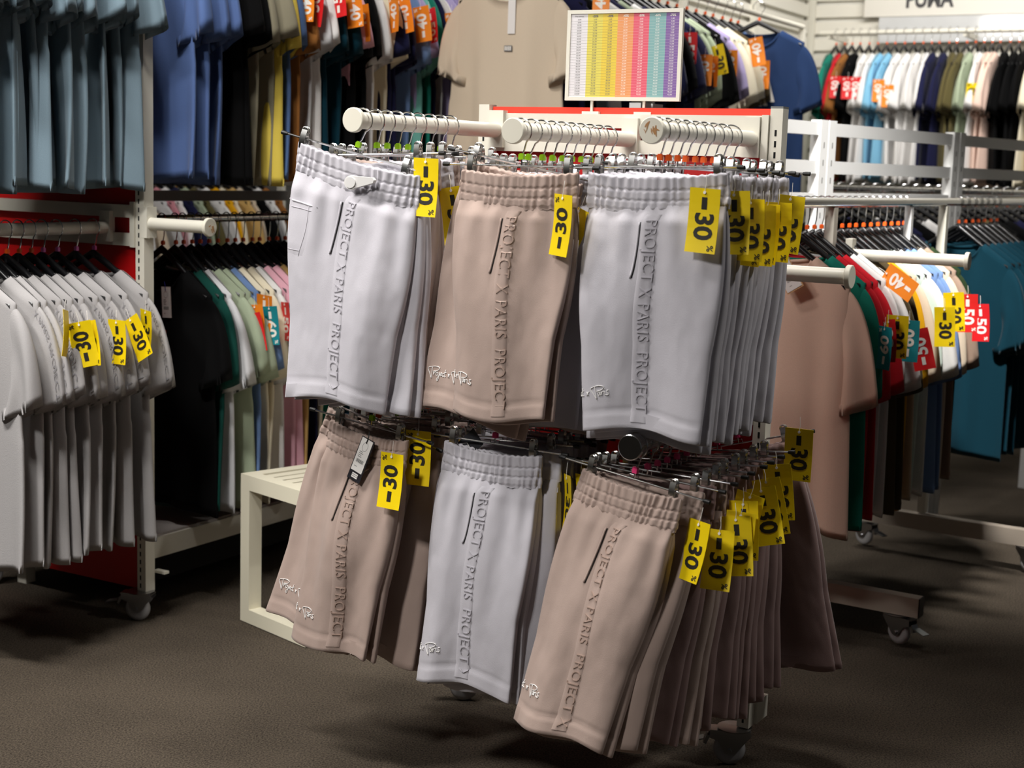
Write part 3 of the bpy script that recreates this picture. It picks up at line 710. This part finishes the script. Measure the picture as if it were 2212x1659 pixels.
# ------------------------------------------------------------------ price sign on the main rack
def price_sign():
    o = empty('price_chart_sign', PR - u*.402 + Vector((0, 0, 1.562)), RZ + R(4)); tag(o, 'white framed price chart with yellow, orange, red, teal and purple columns on main rack', 'sign')
    w, h, z0 = .298, .216, .026; b = MB(); f = .009
    for x0, x1, zz0, zz1 in ((-w/2, w/2, z0, z0+f), (-w/2, w/2, z0+h-f, z0+h), (-w/2, -w/2+f, z0+f, z0+h-f), (w/2-f, w/2, z0+f, z0+h-f)): b.box(x0, x1, -.006, .006, zz0, zz1)
    mob('frame', b.mesh('frame', WHITE, smooth=False), o)
    cols = [(.158, (226, 222, 224)), (.140, (220, 206, 96)), (.140, (226, 198, 74)), (.146, (228, 152, 96)), (.143, (222, 92, 112)), (.152, (128, 172, 172)), (.121, (128, 96, 158))]
    ms = [mat('chart_col_%d' % i, c, .35) for i, (q, c) in enumerate(cols)]; b = MB(); x = -w/2+f; iw = w-2*f; xs = []
    for i, (q, c) in enumerate(cols):
        b.mt(i); b.box(x, x+q*iw, -.003, .003, z0+f, z0+h-f); xs.append(x+q*iw/2); x += q*iw
    mob('sheet', b.mesh('price_sheet', ms, smooth=False), o)
    heads = ['Prix normal', '-20%', '-30%', '-40%', '-50%', '-60%', '-70%']; rows = 28; top = z0+h-f-.006; step = (h-2*f-.014)/rows
    for i in range(7):
        b = MB()
        V, Fc = text(heads[i], .0048 if i == 0 else .0075, .0 if i == 0 else .0002); Q = np.zeros_like(V); Q[:, 0] = V[:, 0]+xs[i]; Q[:, 1] = -.0034; Q[:, 2] = V[:, 1]+top; b.add(Q, Fc)
        for r_ in range(rows):
            v = [1, .8, .7, .6, .5, .4, .3][i]*(4.99 + r_*5)
            V, Fc = text(('%.2f' % v).replace('.', ','), .0052); Q = np.zeros_like(V); Q[:, 0] = V[:, 0]+xs[i]; Q[:, 1] = -.0034; Q[:, 2] = V[:, 1]+top-.008-r_*step; b.add(Q, Fc)
            b.box(xs[i]-cols[i][0]*iw/2, xs[i]+cols[i][0]*iw/2, -.0032, -.003, top-.008-(r_+.5)*step-.0001, top-.008-(r_+.5)*step+.0001)
        mob('column_text', b.mesh('column_text', GINK if i < 3 else WINK, smooth=False), o)
    for x in (-.078, .058):
        b = MB(); b.box(x-.022, x+.022, -.010, .016, -.030, 0); mob('clamp', b.mesh('clamp', WHITE, smooth=False), o)
        b = MB(); b.box(x-.003, x+.003, -.003, .003, 0, z0); mob('stem', b.mesh('stem', WHITE, smooth=False), o)
price_sign()
arm_part(rack, (.015, 0, 1.200), .17, rot=(0, 0, PI/2))
# hang tags on shorts
def hang_tag(parent, loc, rot, w=.034, h=.082, back=(30, 28, 34), cord=(20, 20, 26), tail=.022):
    o = mob('hang_tag', None or hang_mesh(w, h, back, cord, tail), parent, loc, rot); o['label'] = 'white swing tag with barcode'; return o
_ht = {}
def hang_mesh(w, h, back, cord, tail):
    k = (w, h, back, tail)
    if k in _ht: return _ht[k]
    b = MB(); b.mt(0).box(-w/2-.003, w/2+.003, .0006, .0014, -h-tail, 0); b.mt(1).box(-w/2, w/2, -.0008, .0004, -h, -.002)
    b.mt(2).tube([(0, -.002, -.012), (.001, -.003, .004), (-.004, -.001, .016)], .0012, 6)
    b.mt(3)
    for i in range(14): b.box(-.011+i*.0016, -.011+i*.0016+(.0009 if i % 3 else .0005), -.0012, -.0008, -h*.74, -h*.64)
    for z, l in ((-.42, .010), (-.47, .013), (-.52, .009), (-.57, .011), (-.86, .008)): b.box(-.011, -.011+l, -.0012, -.0008, h*z-.0007, h*z+.0007)
    t = np.linspace(0, 2*PI, 13); b.tube([(.008*math.cos(q), -.001, -h*.25+.011*math.sin(q)) for q in t], .0004, 4)
    b.mt(1)
    if tail > .01:
        for i in range(3): b.box(-.009, .009, -.0002, .0005, -h-tail*.35-i*.0042, -h-tail*.35+.003-i*.0042)
    _ht[k] = b.mesh('hang_tag', [mat('tag_back_%d' % back[0], back, .5), CARD, mat('tag_cord_%d' % cord[2], cord, .6), GINK], smooth=False)
    return _ht[k]
byl = {o['label']: o for o in C.objects if 'category' in o.keys()}
hang_tag(byl['beige fleece shorts on the lower left arm of the main rack, frontmost'], (.03, -.034, -.012), (R(-4), R(12), 0))
o = byl['grey fleece shorts on the upper left arm of the main rack, frontmost']
b = MB(); t_ = np.linspace(.5*PI*.62, 2*PI-.5*PI*.62, 14); out_ = [(.0155*math.cos(q), .0155*math.sin(q)) for q in t_] + [(.052, -.006), (.056, 0), (.052, .006)]; n_ = len(out_)
b.add([(x, -.005, z) for x, z in out_] + [(x*1.04, .004, z*1.06) for x, z in out_], [tuple(range(n_-1, -1, -1)), tuple(range(n_, 2*n_))] + [(i, (i+1) % n_, n_+(i+1) % n_, n_+i) for i in range(n_)])
b.lathe([(0, .003), (.0120, .003), (.0128, 0)], (0, -.005, 0), (0, -1, 0), 18)
c_ = mob('cord_stopper', b.mesh('cord_stopper', mat('white_toggle', (222, 220, 218), .4), ang=30), o, (.005, -.036, -.052), (0, R(-10), R(3))); c_['label'] = 'white drawcord toggle'
o2 = byl['grey fleece shorts on the upper left arm of the main rack, frontmost']
b = MB(); sh = _short_var[(1, True, 0., (.152, .130, .545), .17)]['o']
A, V = [], []
zs = [(.135, .0), (.135, .5), (.125, 1.)]
for i in range(9):
    v = .12+.25*i/8; wv = .092 - .030*max(0, (i-3)/5)**1.5
    for q in range(6): A.append(-.02 + (wv+.02)*q/5); V.append(v + .010*(q/5)*(1 if i == 0 else 0))
P = sh.surf(A, V, .0022).reshape(9, 6, 3); P2 = sh.surf(A, V, -.001).reshape(9, 6, 3); P[:, 5] = P2[:, 5]; P[8] = P2[8]
b.grid(P); b.tube([tuple(p) for p in P[0]], .0022, 6); b.tube([tuple(p) for p in P[1, :]+np.array([0, -.0006, -.0])], .0009, 5)
b.tube([tuple(p) for p in P[:, 4]], .0009, 5); b.tube([tuple(p) for p in P[7, :5]], .0009, 5)
mob('patch_pocket', b.mesh('patch_pocket', GREYF, ang=0), o2)
o = byl['grey fleece shorts on the lower middle arm of the main rack, frontmost']
b = MB(); b.mt(0).box(-.022, .022, -.0008, .0008, -.085, 0); t = np.linspace(0, 2*PI, 7); b.mt(1).tube([(.013*math.cos(q), -.001, -.05+.015*math.sin(q)) for q in t], .0007, 4)
b.box(-.003, -.001, -.0012, -.0008, -.055, -.047); b.box(.001, .003, -.0012, -.0008, -.055, -.045)
mob('hang_tag', b.mesh('hang_tag', [mat('tag_dark', (40, 40, 44), .5), WINK], smooth=False), o, (-.045, .008, .022), (R(10), R(48), 0))['label'] = 'dark swing tag'

# ================================================================== white bench
def bench():
    e = Vector((.695, -.72, 0)).normalized(); o = empty('bench', (-.822, 4.45, 0), math.atan2(e.y, e.x)); tag(o, 'low white metal bench with slatted top beside the left side of the main rack', 'bench')
    w, Lb, h, t = .34, .95, .468, .046
    BW = mat('bench_cream_paint', (228, 222, 200), .42)
    def part(n, *bx, al=None):
        b = MB(); b.box(*bx); me = b.mesh(n, BW, smooth=False); return mob(n, me, o)
    for y in (0, Lb-t):
        part('leg', 0, t, y, y+t, t, h-t); part('leg', w-t, w, y, y+t, t, h-t)
        part('top_rail', 0, w, y, y+t, h-t, h); part('floor_rail', 0, w, y, y+t, .003, t)
    for x in (0, w-t): part('side_rail', x, x+t, t, Lb-t, h-t, h)
    part('floor_rail', w/2-t/2, w/2+t/2, t, Lb-t, .003, t)
    for i in range(5):
        x0 = t+.008 + i*(w-2*t-.006)/5; part('slat', x0, x0+.038, t, Lb-t, h-.022, h-.003)
bench()

# ================================================================== left display wall with red panel
PL = Vector((-1.11, 4.434, 0)); LW = .66
lw = empty('display_rack', PL, RZ); tag(lw, 'tall white rolling rack with red panel and grey and blue tees', 'display rack')
for x in (0, -LW):
    mob('post', post_mesh(.085, 2.75, .034, .04), lw, (x, 0, 0)); mob('slots', slots_mesh(.095, 2.7, .04, -.004), lw, (x, 0, 0))
    caster((x-.015, -.02, 0), .35 if x == 0 else .9, parent=lw)
    b = MB(); b.box(0, .045, .0, .02, .148, .156); mob('bracket', b.mesh('bracket', WHITE, smooth=False), lw, (x+.012, 0.02, 0))
b = MB(); b.box(-LW+.018, -.018, .004, .012, .092, 2.74); mob('panel', b.mesh('panel', RED, smooth=False), lw)['label'] = 'red back panel'
for z in (1.256, 1.172, 2.33, 2.25):
    b = MB(); b.box(-LW+.018, -.018, -.020, -.002, z-.019, z+.019); mob('crossbar', b.mesh('crossbar', WHITE, smooth=False), lw)
for z in (1.215, 2.29):
    b = MB(); b.box(-.036, -.018, -.025, -.002, z-.065, z+.070); mob('bar_bracket', b.mesh('bar_bracket', WHITE, smooth=False), lw)
arm_part(lw, (-.13, -.02, 1.205), .66); arm_part(lw, (-.15, -.02, 2.27), .66)
ao = arm_part(lw, (.015, 0, 1.222), .235, rot=(0, 0, PI/2))
b = MB()
for i, (x0, z0, x1, z1, w_) in enumerate([(-.012, .002, -.004, .006, .0025), (.004, .004, .010, -.014, .0045), (.000, -.004, .004, -.016, .003)]): b.tube([(x0, 0, z0), (x1, 0, z1)], [w_, w_*.5], 6, True, sx=.15)
mob('glue_marks', b.mesh('glue_marks', brown), ao, (0, -.2475, 0))
base = PL - u*.13 - a*.02
g = 'grey'
gt = hang_row(base - a*.55, a, 1.205, RZ, [g, (g, .04), g, g, g, g, g, (g, .015), (g, .03), (g, .03)], "the left rack's middle arm", 'grey tees on the tall left rack', .040, seedbase=1, hk=1.14, L=.78, jit=.05, amp=.012, hi=True, variants=5,
              markers=[ORANGEP, LIME, ORANGEP, ORANGEP, ORANGEP, ORANGEP, MAGP, MAGP, MAGP, MAGP],
              tags={3: ('yellow', .285, -.20, (0, R(-10), R(-55)), False), 4: ('yellow', .29, -.235, (0, R(-12), R(45)), True), 5: ('yellow', .285, -.235, (0, R(-10), R(-5)), False), 7: ('yellow', .285, -.24, (0, 0, 0), False), 8: ('yellow', .275, -.24, (0, R(-30), 0), False), 9: ('yellow', .25, -.225, (0, R(4), R(-20)), False)})
SL_EMBOSS = mat('grey_sleeve_emboss', (140, 138, 142), .5)  # embossed letters, relief shade put in as a darker grey
_sl = {}
for o in gt[1:]:
    me = o.data
    if me.name not in _sl:
        key = [k for k, v in _tees.items() if v == me][0]; G = SLV[(key, 1)]; T, Fc = text('X PARIS PROJECT', .030, -.0002, 0, 1.05); T = T.copy(); T[:, 0] *= .21/(T[:, 0].max()-T[:, 0].min()); n = G.shape[1]
        out = []
        for t_ in T:
            s_ = np.clip(.54 + t_[0]/.25, 0, .99)*(G.shape[0]-1); an = (-.62 - t_[1]/-.075*-1) % (2*PI)/(2*PI)*n; i, f = int(min(s_, G.shape[0]-2)), s_-int(min(s_, G.shape[0]-2)); j, h = int(an) % n, an-int(an)
            p = (G[i, j]*(1-h)+G[i, (j+1) % n]*h)*(1-f) + (G[i+1, j]*(1-h)+G[i+1, (j+1) % n]*h)*f; c0 = G[i].mean(axis=0)*(1-f)+G[i+1].mean(axis=0)*f; nn = p-c0; nn = nn/np.linalg.norm(nn)
            out.append(p + nn*.0022 + np.array([0, -.002, 0]))
        b = MB(); b.add(np.array(out), Fc); _sl[me.name] = b.mesh('lettering', SL_EMBOSS, smooth=False)
    mob('lettering', _sl[me.name], o)
st = 'steel blue'
hang_row(base - u*.075 - a*.60, a, 2.262, RZ, [st, st, (st, .03), st, (st, .03), st, st, (st, .02), st, (st, .02), st], "the left rack's top arm", 'steel blue tees on the tall left rack', .046, seedbase=2, L=.80, jit=.17, amp=.030, hi=True, variants=5, hangers=False)

# ================================================================== long double row fixture behind the left rack
CL = Vector((-1.115, 4.73, 0))
cf = empty('clothes_fixture', CL, RZ); tag(cf, 'long white clothes fixture with felt covered base behind the tall left rack', 'clothes rack')
b = MB(); b.box(-.50, .11, -.22, 2.0, .17, .235); mob('base', b.mesh('base', WHITE, smooth=False), cf)
b = MB(); b.box(-.49, .10, -.21, 1.99, .235, .242); mob('felt_mat', b.mesh('felt_mat', mat('grey_felt', (168, 160, 156), 1, bump=.6, bscale=300, vary=.15), smooth=False), cf)
b = MB(); b.box(-.46, .02, -.16, 1.94, .06, .17); mob('plinth', b.mesh('plinth', mat('plinth_shade', (22, 20, 19), .9), smooth=False), cf)  # recessed support box, shade under the base put into its dark colour
for y in (.2, 1.7):
    for x in (-.4, -.05): caster((x, y, -.03+.03), .2, parent=cf) if False else None
for y in (-.18, 1.96):
    b = MB(); b.box(-.48, -.44, y-.02, y+.02, 0, 2.35); mob('post', b.mesh('post', WHITE, smooth=False), cf)
for z in (1.225, 2.250):
    b = MB(); b.tube([(0, -.15, z), (0, 1.98, z)], .0135, 14); mob('rail', b.mesh('rail', CHROME), cf)
    for y in (-.18, 1.96):
        b = MB(); b.box(-.45, .006, y-.008, y+.008, z-.012, z+.012); mob('bracket', b.mesh('bracket', WHITE, smooth=False), cf)
b = MB(); b.box(-.50, -.46, -.15, 1.98, 1.262, 1.300); mob('crossbar', b.mesh('crossbar', mat('grey_bar', (150, 146, 140), .4), smooth=False), cf)
rt = [('black', 0), ('bottle green', .01), ('light grey', -.01), 'sage', 'sage', 'denim blue', 'cream', 'cream', 'white', 'pink', 'pink', 'tan', 'navy', 'cream', 'emerald', 'olive', 'petrol', 'black', 'rose', 'taupe', 'black', 'navy', 'white', 'charcoal', 'rose', 'black', 'navy', 'black']
low = hang_row(CL - a*.02, a, 1.225, RZ, rt, 'the lower left rail', 'coloured tees on the lower left rail', .043, seedbase=3, hk=1.42, L=.76, jit=.06, amp=.012,
         tags={5: ('red', .245, -.292, (0, R(-14), R(8)), True, -.07), 6: [('teal', .275, -.27, (0, R(-6), R(0)), False), ('orange', .255, -.235, (0, R(4), 0), False), ('orange', .245, -.265, (0, R(-6), R(0)), True, -.085)], 8: ('red', .275, -.262, (0, R(-3), R(-25)), False), 9: ('teal', .28, -.27, (0, 0, 0), False)})
up_ = ['royal blue', ('royal blue', .03), 'royal blue', ('black', .02), 'black', 'khaki grey', 'khaki grey', 'yellow', 'slate blue', 'rust', 'light grey', 'white', 'petrol', 'petrol', 'pink', 'black', 'black', 'white', 'cream', 'navy', 'navy', 'denim blue', 'lilac', 'mint', 'emerald', 'navy', 'white', 'lilac', 'lilac']
hang_row(CL - a*.12, a, 2.25, RZ, up_, 'the high left rail', 'coloured tees on the high left rail', .052, seedbase=4, L=.76, jit=.08, amp=.018, hangers=False, variants=8,
         tags={9: ('orange', .27, -.26, (0, 0, 0), False, -.03), 10: ('red', .28, -.27, (0, R(6), 0), True), 12: ('red', .29, -.235, (0, R(-10), 0), True), 13: ('orange', .30, -.26, (0, R(-8), 0), False), 15: ('orange', .28, -.30, (0, R(-5), 0), True), 18: ('orange', .275, -.25, (0, R(-5), R(-30)), True), 20: ('orange', .28, -.25, (0, R(-12), 0), True), 21: ('orange', .29, -.27, (0, R(-9), 0), True), 23: ('red', .28, -.27, (0, R(-10), R(-20)), False), 26: ('orange', .30, -.27, (0, R(-3), 0), True), 28: ('orange', .30, -.32, (0, R(-4), R(-20)), False)})
bt = low[0]
yy = front_y(bt.data, .03, -.22)
hang_tag(bt, (.045, yy-.006, -.21), (0, R(-3), 0), .034, .098, (200, 186, 180), (30, 30, 120), 0.)
yy = front_y(bt.data, .015, -.36)-.002
b = MB(); t = np.linspace(0, 2*PI, 17)[:-1]
b.mt(0).add([(-.022+.014*math.cos(q), yy, -.345+.014*math.sin(q)) for q in t], [tuple(range(16))[::-1]])
for i in range(5): b.mt(1 if i % 2 else 2).add([(-.010, yy+.0003, -.345+.016-i*.006), (.045, yy+.0003, -.345-.004-i*.006), (.045, yy+.0003, -.345-.0085-i*.006), (-.010, yy+.0003, -.345+.0115-i*.006)], [(3, 2, 1, 0)])
b.mt(3).add([(-.036, yy-.0006, -.378), (-.020, yy-.0006, -.358), (-.012, yy-.0006, -.364), (.002, yy-.0006, -.346), (.016, yy-.0006, -.368), (.022, yy-.0006, -.362), (.036, yy-.0006, -.380), (.030, yy-.0006, -.392), (.010, yy-.0006, -.380), (.000, yy-.0006, -.366), (-.006, yy-.0006, -.380)], [tuple(range(10, -1, -1))])
b.add([(-.026, yy-.0006, -.384), (.026, yy-.0006, -.396), (.026, yy-.0006, -.402), (-.026, yy-.0006, -.390)], [(3, 2, 1, 0)])
mob('chest_print', b.mesh('chest_print', [mat('print_yellow', (240, 210, 20), .7), mat('print_orange', (226, 100, 20), .7), mat('print_rust', (176, 60, 20), .7), mat('print_grey', (150, 150, 152), .7)], smooth=False), bt)['label'] = 'mountain and sun print'

# row far behind, seen between the two rails
e2 = ['cream', 'butter', 'royal blue', 'white', 'white', 'sand', 'light grey', 'rose', 'white', 'navy', 'sage', 'olive', 'white', 'mustard', 'cream', 'tan', 'sand', 'black', 'white', 'rust']
P2 = Vector((-1.88, 6.15, 0))
hang_row(P2, a, 1.42, RZ, e2, 'the rear left rail', 'tees on the rear left rail', .062, seedbase=5, L=.74, jit=.08, tags={4: ('orange', .20, -.16, (0, R(-30), 0), True)})
def simple_rail(name, label, P, d, L, z, col=CHROME, ends=(0., 1.)):
    o = empty(name, P, math.atan2(d.y, d.x)); tag(o, label, 'clothes rail')
    b = MB(); b.tube([(0, 0, z), (L, 0, z)], .0135, 14); mob('rail', b.mesh('rail', col), o)
    for q in ends:
        b = MB(); b.box(q*L-.015, q*L+.015, -.015, .015, .05, z-.013); mob('upright', b.mesh('upright', WHITE, smooth=False), o)
        b = MB(); b.box(q*L-.025, q*L+.025, -.28, .28, .0, .05); mob('foot', b.mesh('foot', WHITE, smooth=False), o)
    return o
simple_rail('clothes_rail', 'chrome clothes rail holding the rear left row of tees', P2 - a*.08, a, 1.5, 1.42)

# ================================================================== high row in the middle, behind the price chart
DP = Vector((-.05, 5.36, 0))
simple_rail('clothes_rail', 'high white clothes rail behind the price chart', DP - a*.06, a, 3.1, 2.20, WHITE, ends=(.02, 1.))
dl = ['sand', ('navy', .06), 'black', 'steel blue', 'white', 'navy', 'sage', 'white', 'navy', 'black', 'navy', 'navy', 'sage', 'sage', 'black', 'lilac', 'cream', 'cream', 'olive brown', 'slate blue', 'sand', 'sand']
dr = hang_row(DP, a, 2.20, RZ, dl, 'the rail behind the price chart', 'tees on the high middle rail', .098, seedbase=6, L=.76, jit=.08, amp=.014,
         tags={1: ('orange', .29, -.14, (0, 0, 0), True), 10: ('red', .26, -.22, (0, 0, 0), False), 11: ('orange', .285, -.30, (0, 0, 0), True), 12: ('orange', .285, -.30, (0, 0, 0), True), 13: ('yellow', .27, -.25, (0, R(-15), 0), False), 15: ('orange', .24, -.25, (0, 0, 0), True), 17: ('orange', .27, -.18, (0, R(-12), 0), True), 18: ('orange', .265, -.27, (0, 0, 0), True)})
yy = front_y(dr[0].data, .03, -.30)-.003
b = MB(); b.box(.012, .042, yy-.001, yy, -.315, -.190); mob('hang_tag', b.mesh('hang_tag', CARD, smooth=False), dr[0])
b = MB(); b.mt(0).box(.0, .032, yy-.001, yy, -.375, -.355); b.mt(1)
for i in range(4): b.box(.003+i*.007, .007+i*.007, yy-.002, yy-.001, -.372, -.358)
mob('chest_badge', b.mesh('chest_badge', [GINK, WINK], smooth=False), dr[0])
# navy tee shown face on at the far end
P = Vector((1.06, 6.86, 2.17))
nt_ = mob('tshirt', tee_mesh(61, .76, True), None, P, (0, 0, RZ+.15), fab('night blue', (44, 66, 108)))
tag(nt_, uniq('dark blue tee facing the aisle with white print, beside the slatted wall corner'), 't-shirt')
top_hanger(P, RZ+.15, uniq('dark hanger of the dark blue tee with white print'), ORANGEP)
b = MB(); yy = front_y(nt_.data, .06, -.36)-.003
for i, (x, z, l) in enumerate([(.01, -.42, .04), (.035, -.40, .075), (.065, -.37, .10)]): b.add([(x-.012, yy, z+l*.5), (x+.004, yy, z+l*.5), (x+.034, yy, z-l*.5), (x+.014, yy, z-l*.5)], [(0, 3, 2, 1)])
for i in range(7): b.box(-.03+i*.021, -.03+i*.021+.015, yy-.001, yy, -.485, -.462)
mob('chest_print', b.mesh('chest_print', WINK, smooth=False), nt_)
price_tag(nt_, 'orange', (-.01, yy-.01, -.25), (0, 0, 0), True); hang_tag(nt_, (.02, yy-.02, -.22), (0, R(8), 0), .03, .07, (200, 186, 180), (30, 30, 120), 0.)

# ================================================================== back wall row
EP = Vector((1.86, 9.0, .03))
o = empty('wall_rail', EP, RZ); tag(o, 'white rail on the rear slatted wall carrying the far row of tees', 'clothes rail')
b = MB(); b.tube([(-.1, 0, 2.24), (2.4, 0, 2.24)], .014, 12); mob('rail', b.mesh('rail', WHITE), o)
for x in (-.05, .75, 1.55, 2.35):
    b = MB(); b.box(x-.01, x+.01, 0, .36, 2.21, 2.24); mob('bracket', b.mesh('bracket', WHITE, smooth=False), o)
el = ['emerald', 'red', 'rust', 'black', 'white', 'white', 'sky blue', 'sky blue', 'white', 'white', 'white', 'white', 'navy', 'navy', 'olive', 'olive', 'sage', 'white', 'powder pink', 'powder pink', 'black', 'black', 'black', 'cream', 'cream', 'butter']
hang_row(EP, u, 2.24, PI/3, el[:33], 'the rear wall rail', 'tees on the rear wall rail', .050, seedbase=7, L=.72, jit=.07, end='left', amp=.012,
         tags={0: ('orange', -.27, -.29, (0, 0, R(-70)), True, .03), 3: ('red', -.29, -.27, (0, 0, R(-70)), True, .03), 4: ('red', -.29, -.275, (0, 0, R(-70)), True, .03), 5: ('red', -.28, -.275, (0, 0, R(-70)), True, .03), 8: ('orange', -.30, -.29, (0, 0, R(-70)), True, .03), 9: ('orange', -.30, -.32, (0, 0, R(-70)), True, .03), 18: ('yellow', -.29, -.31, (0, 0, R(-70)), True, .03)})
# brand header and glossy strip on the rear wall
o = empty('brand_header', CORNER + u*.35, RZ); tag(o, 'white header panel with dark capital letters high on the rear wall', 'sign')
b = MB(); b.box(0, 1.15, -.06, -.03, 2.39, 2.80); mob('board', b.mesh('board', mat('header_white', (226, 222, 212), .35), smooth=False), o)
V, Fc = text('PUMA', .105, .004, 0, 1.0); Q = np.zeros_like(V); Q[:, 0] = V[:, 0]+.395; Q[:, 1] = -.062; Q[:, 2] = V[:, 1]*1.3+2.488
b = MB(); b.add(Q, Fc); mob('lettering', b.mesh('lettering', mat('letter_grey', (60, 58, 60), .5), smooth=False), o)
o = mob('glossy_panel', None or (lambda b: (b.box(.45, 1.55, -.075, -.065, 2.235, 2.385), b.mesh('glossy_panel', mat('glossy_panel', (205, 206, 206), .06), smooth=False))[1])(MB()), None, CORNER, (0, 0, RZ)); tag(o, 'glossy pale strip under the header panel reflecting the ceiling lights', 'panel')

# ceiling lamps seen only as reflections in the glossy strip
LAMPW = mat('lamp_glow', (255, 250, 240), .5, emit=14)
def mirror(p, h=3.47):
    d = Vector(p) - Vector((0, 0, CH)); r_ = d - a*(2*d.dot(a)); k = (h-p[2])/r_.z; return Vector(p) + r_*k
for i, p in enumerate([(2.535, 8.93, 2.365), (2.70, 8.84, 2.318)]):
    q = mirror(p); o = empty('ceiling_light', q, .3); tag(o, 'square ceiling light reflected in the glossy wall strip, %s reflection' % ('left' if i == 0 else 'right'), 'ceiling light')
    b = MB(); b.box(-.17, .17, -.17, .17, 0, .03); mob('frame', b.mesh('frame', WHITE, smooth=False), o)
    b = MB(); b.box(-.12, .12, -.12, .12, -.004, 0); mob('diffuser', b.mesh('diffuser', LAMPW, smooth=False), o)

# ================================================================== white open frames on the right
fd = Vector((.706, .86, 0)).normalized(); FP = Vector((1.06, 5.2, 0))
ff = empty('open_frame', FP, math.atan2(fd.y, fd.x)); tag(ff, 'white empty frame of posts and rails behind the right clothes rack', 'open frame')
GW = mat('frame_grey_white', (232, 232, 230), .4)
for x in (-1.10, -.02, 1.09, 2.2):
    for dx in (-.03, .03):
        b = MB(); b.box(x+dx-.026, x+dx+.026, -.02, .02, 0, 1.615); mob('post', b.mesh('post', GW, smooth=False), ff)
        b = MB(); z = .2
        while z < 1.58: b.box(x+dx-.003, x+dx+.003, -.0206, -.019, z, z+.02); z += .06
        mob('slots', b.mesh('slots', GINK, smooth=False), ff)
for x0, x1 in ((-1.05, -.07), (.03, 1.04), (1.14, 2.15)):
    for z in (1.585, 1.455, 1.345, .5):
        b = MB(); b.box(x0, x1, -.012, .012, z-.022, z+.022); mob('crossbar', b.mesh('crossbar', GW, smooth=False), ff)

# ================================================================== right clothes rack
RP = Vector((.81, 4.33, 0)); rd = Vector((.54, .84, 0)).normalized()
rr_ = empty('rolling_clothes_rack', RP, math.atan2(rd.y, rd.x)); tag(rr_, 'rolling chrome clothes rack right of the main rack with pale feet', 'clothes rack')
b = MB(); b.tube([(-.06, 0, 1.345), (2.9, 0, 1.345)], .0155, 16); mob('rail', b.mesh('rail', CHROME), rr_)
FOOT = mat('foot_beige_metal', (176, 164, 150), .35)
for i, (x, y0) in enumerate(((.28, -.36), (1.42, -.47))):
    b = MB(); b.box(x-.015, x+.015, -.015, .015, .17, 1.33); mob('upright', b.mesh('upright', WHITE, smooth=False), rr_)
    b = MB(); b.box(x-.022, x+.022, y0, .26, .105, .165); mob('foot', b.mesh('foot', FOOT, smooth=False), rr_)
    b = MB(); b.box(x-.022, x+.022, y0-.004, y0, .105, .165); mob('foot_cap', b.mesh('foot_cap', RUBBER, smooth=False), rr_)
    for y in (y0+.06, .22): caster((x, y, .008), 1.2, parent=rr_)
b = MB(); b.box(-.012, .012, -.012, .012, 1.0, 1.33); mob('upright', b.mesh('upright', GW, smooth=False), rr_, (1.02, 0, 0))
ar = arm_part(rr_, (.40, -.02, 1.184), .36, rot=(0, 0, .08))
rl = [('blush', 0), ('emerald', .05), ('red', -.01), 'red', 'white', 'white', 'olive brown', 'olive brown', 'mustard', 'sand', 'pale mint', 'white', 'denim blue', 'denim blue', 'sand', 'taupe', 'dark green']
rrow = hang_row(RP - u*.04, rd, 1.345, RZ, rl, 'the right clothes rack', 'tees on the right clothes rack', .064, seedbase=8, hk=1.42, se=.06, L=.80, jit=.05, amp=.014, hi=True, variants=6,
         tags={1: ('teal', .294, -.345, (0, 0, R(-40)), True), 2: [('yellow', .316, -.314, (0, R(0), 0), False), ('red', .290, -.328, (0, R(-8), R(-40)), True)], 4: ('teal', .305, -.338, (0, 0, 0), True), 5: ('red', .315, -.368, (0, R(-16), 0), True), 6: ('orange', .202, -.204, (R(-20), R(-62), 0), True, -.09), 9: ('yellow', .325, -.315, (0, R(-4), 0), False), 10: ('yellow', .320, -.274, (0, R(-6), 0), False), 12: ('red', .325, -.287, (0, R(-3), 0), False), 14: ('red', .335, -.326, (0, R(-5), R(-20)), False)})
hang_tag(rrow[0], (.02, -.06, -.165), (0, R(-33), 0), .050, .095, (214, 170, 120), (200, 190, 180), .004)
pr_ = hang_row(RP + rd*1.60, rd, 1.345, RZ, ['petrol', 'petrol', 'petrol', 'petrol', 'petrol', 'petrol', 'petrol'], 'the far end of the right rack', 'petrol tees on the right clothes rack', .085, seedbase=9, hk=1.42, se=.04, L=.80, jit=.06, amp=.014, hi=True)
for k in range(20):      # bare hangers pushed together on the chrome rail
    t_ = 1.05 + .0 if k < 0 else None
# rear right row, seen as a band of hangers through the frame
Q0 = Vector((1.35, 6.55, 0)); qd = Vector((.80, .60, 0)).normalized()
simple_rail('clothes_rail', 'chrome clothes rail behind the white open frame', Q0, qd, 2.6, 1.375)
hang_row(Q0 + qd*.1, qd, 1.375, PI*-.14, ['black', 'charcoal', 'black', 'navy', 'black', 'white', 'black', 'black', 'charcoal', 'black', 'olive', 'black', 'black', 'navy', 'black', 'charcoal', 'black', 'black', 'white', 'black', 'black', 'black', 'navy', 'black'], 'the rail behind the white frame', 'tees behind the white frame', .09, seedbase=10, L=.74, jit=.05)
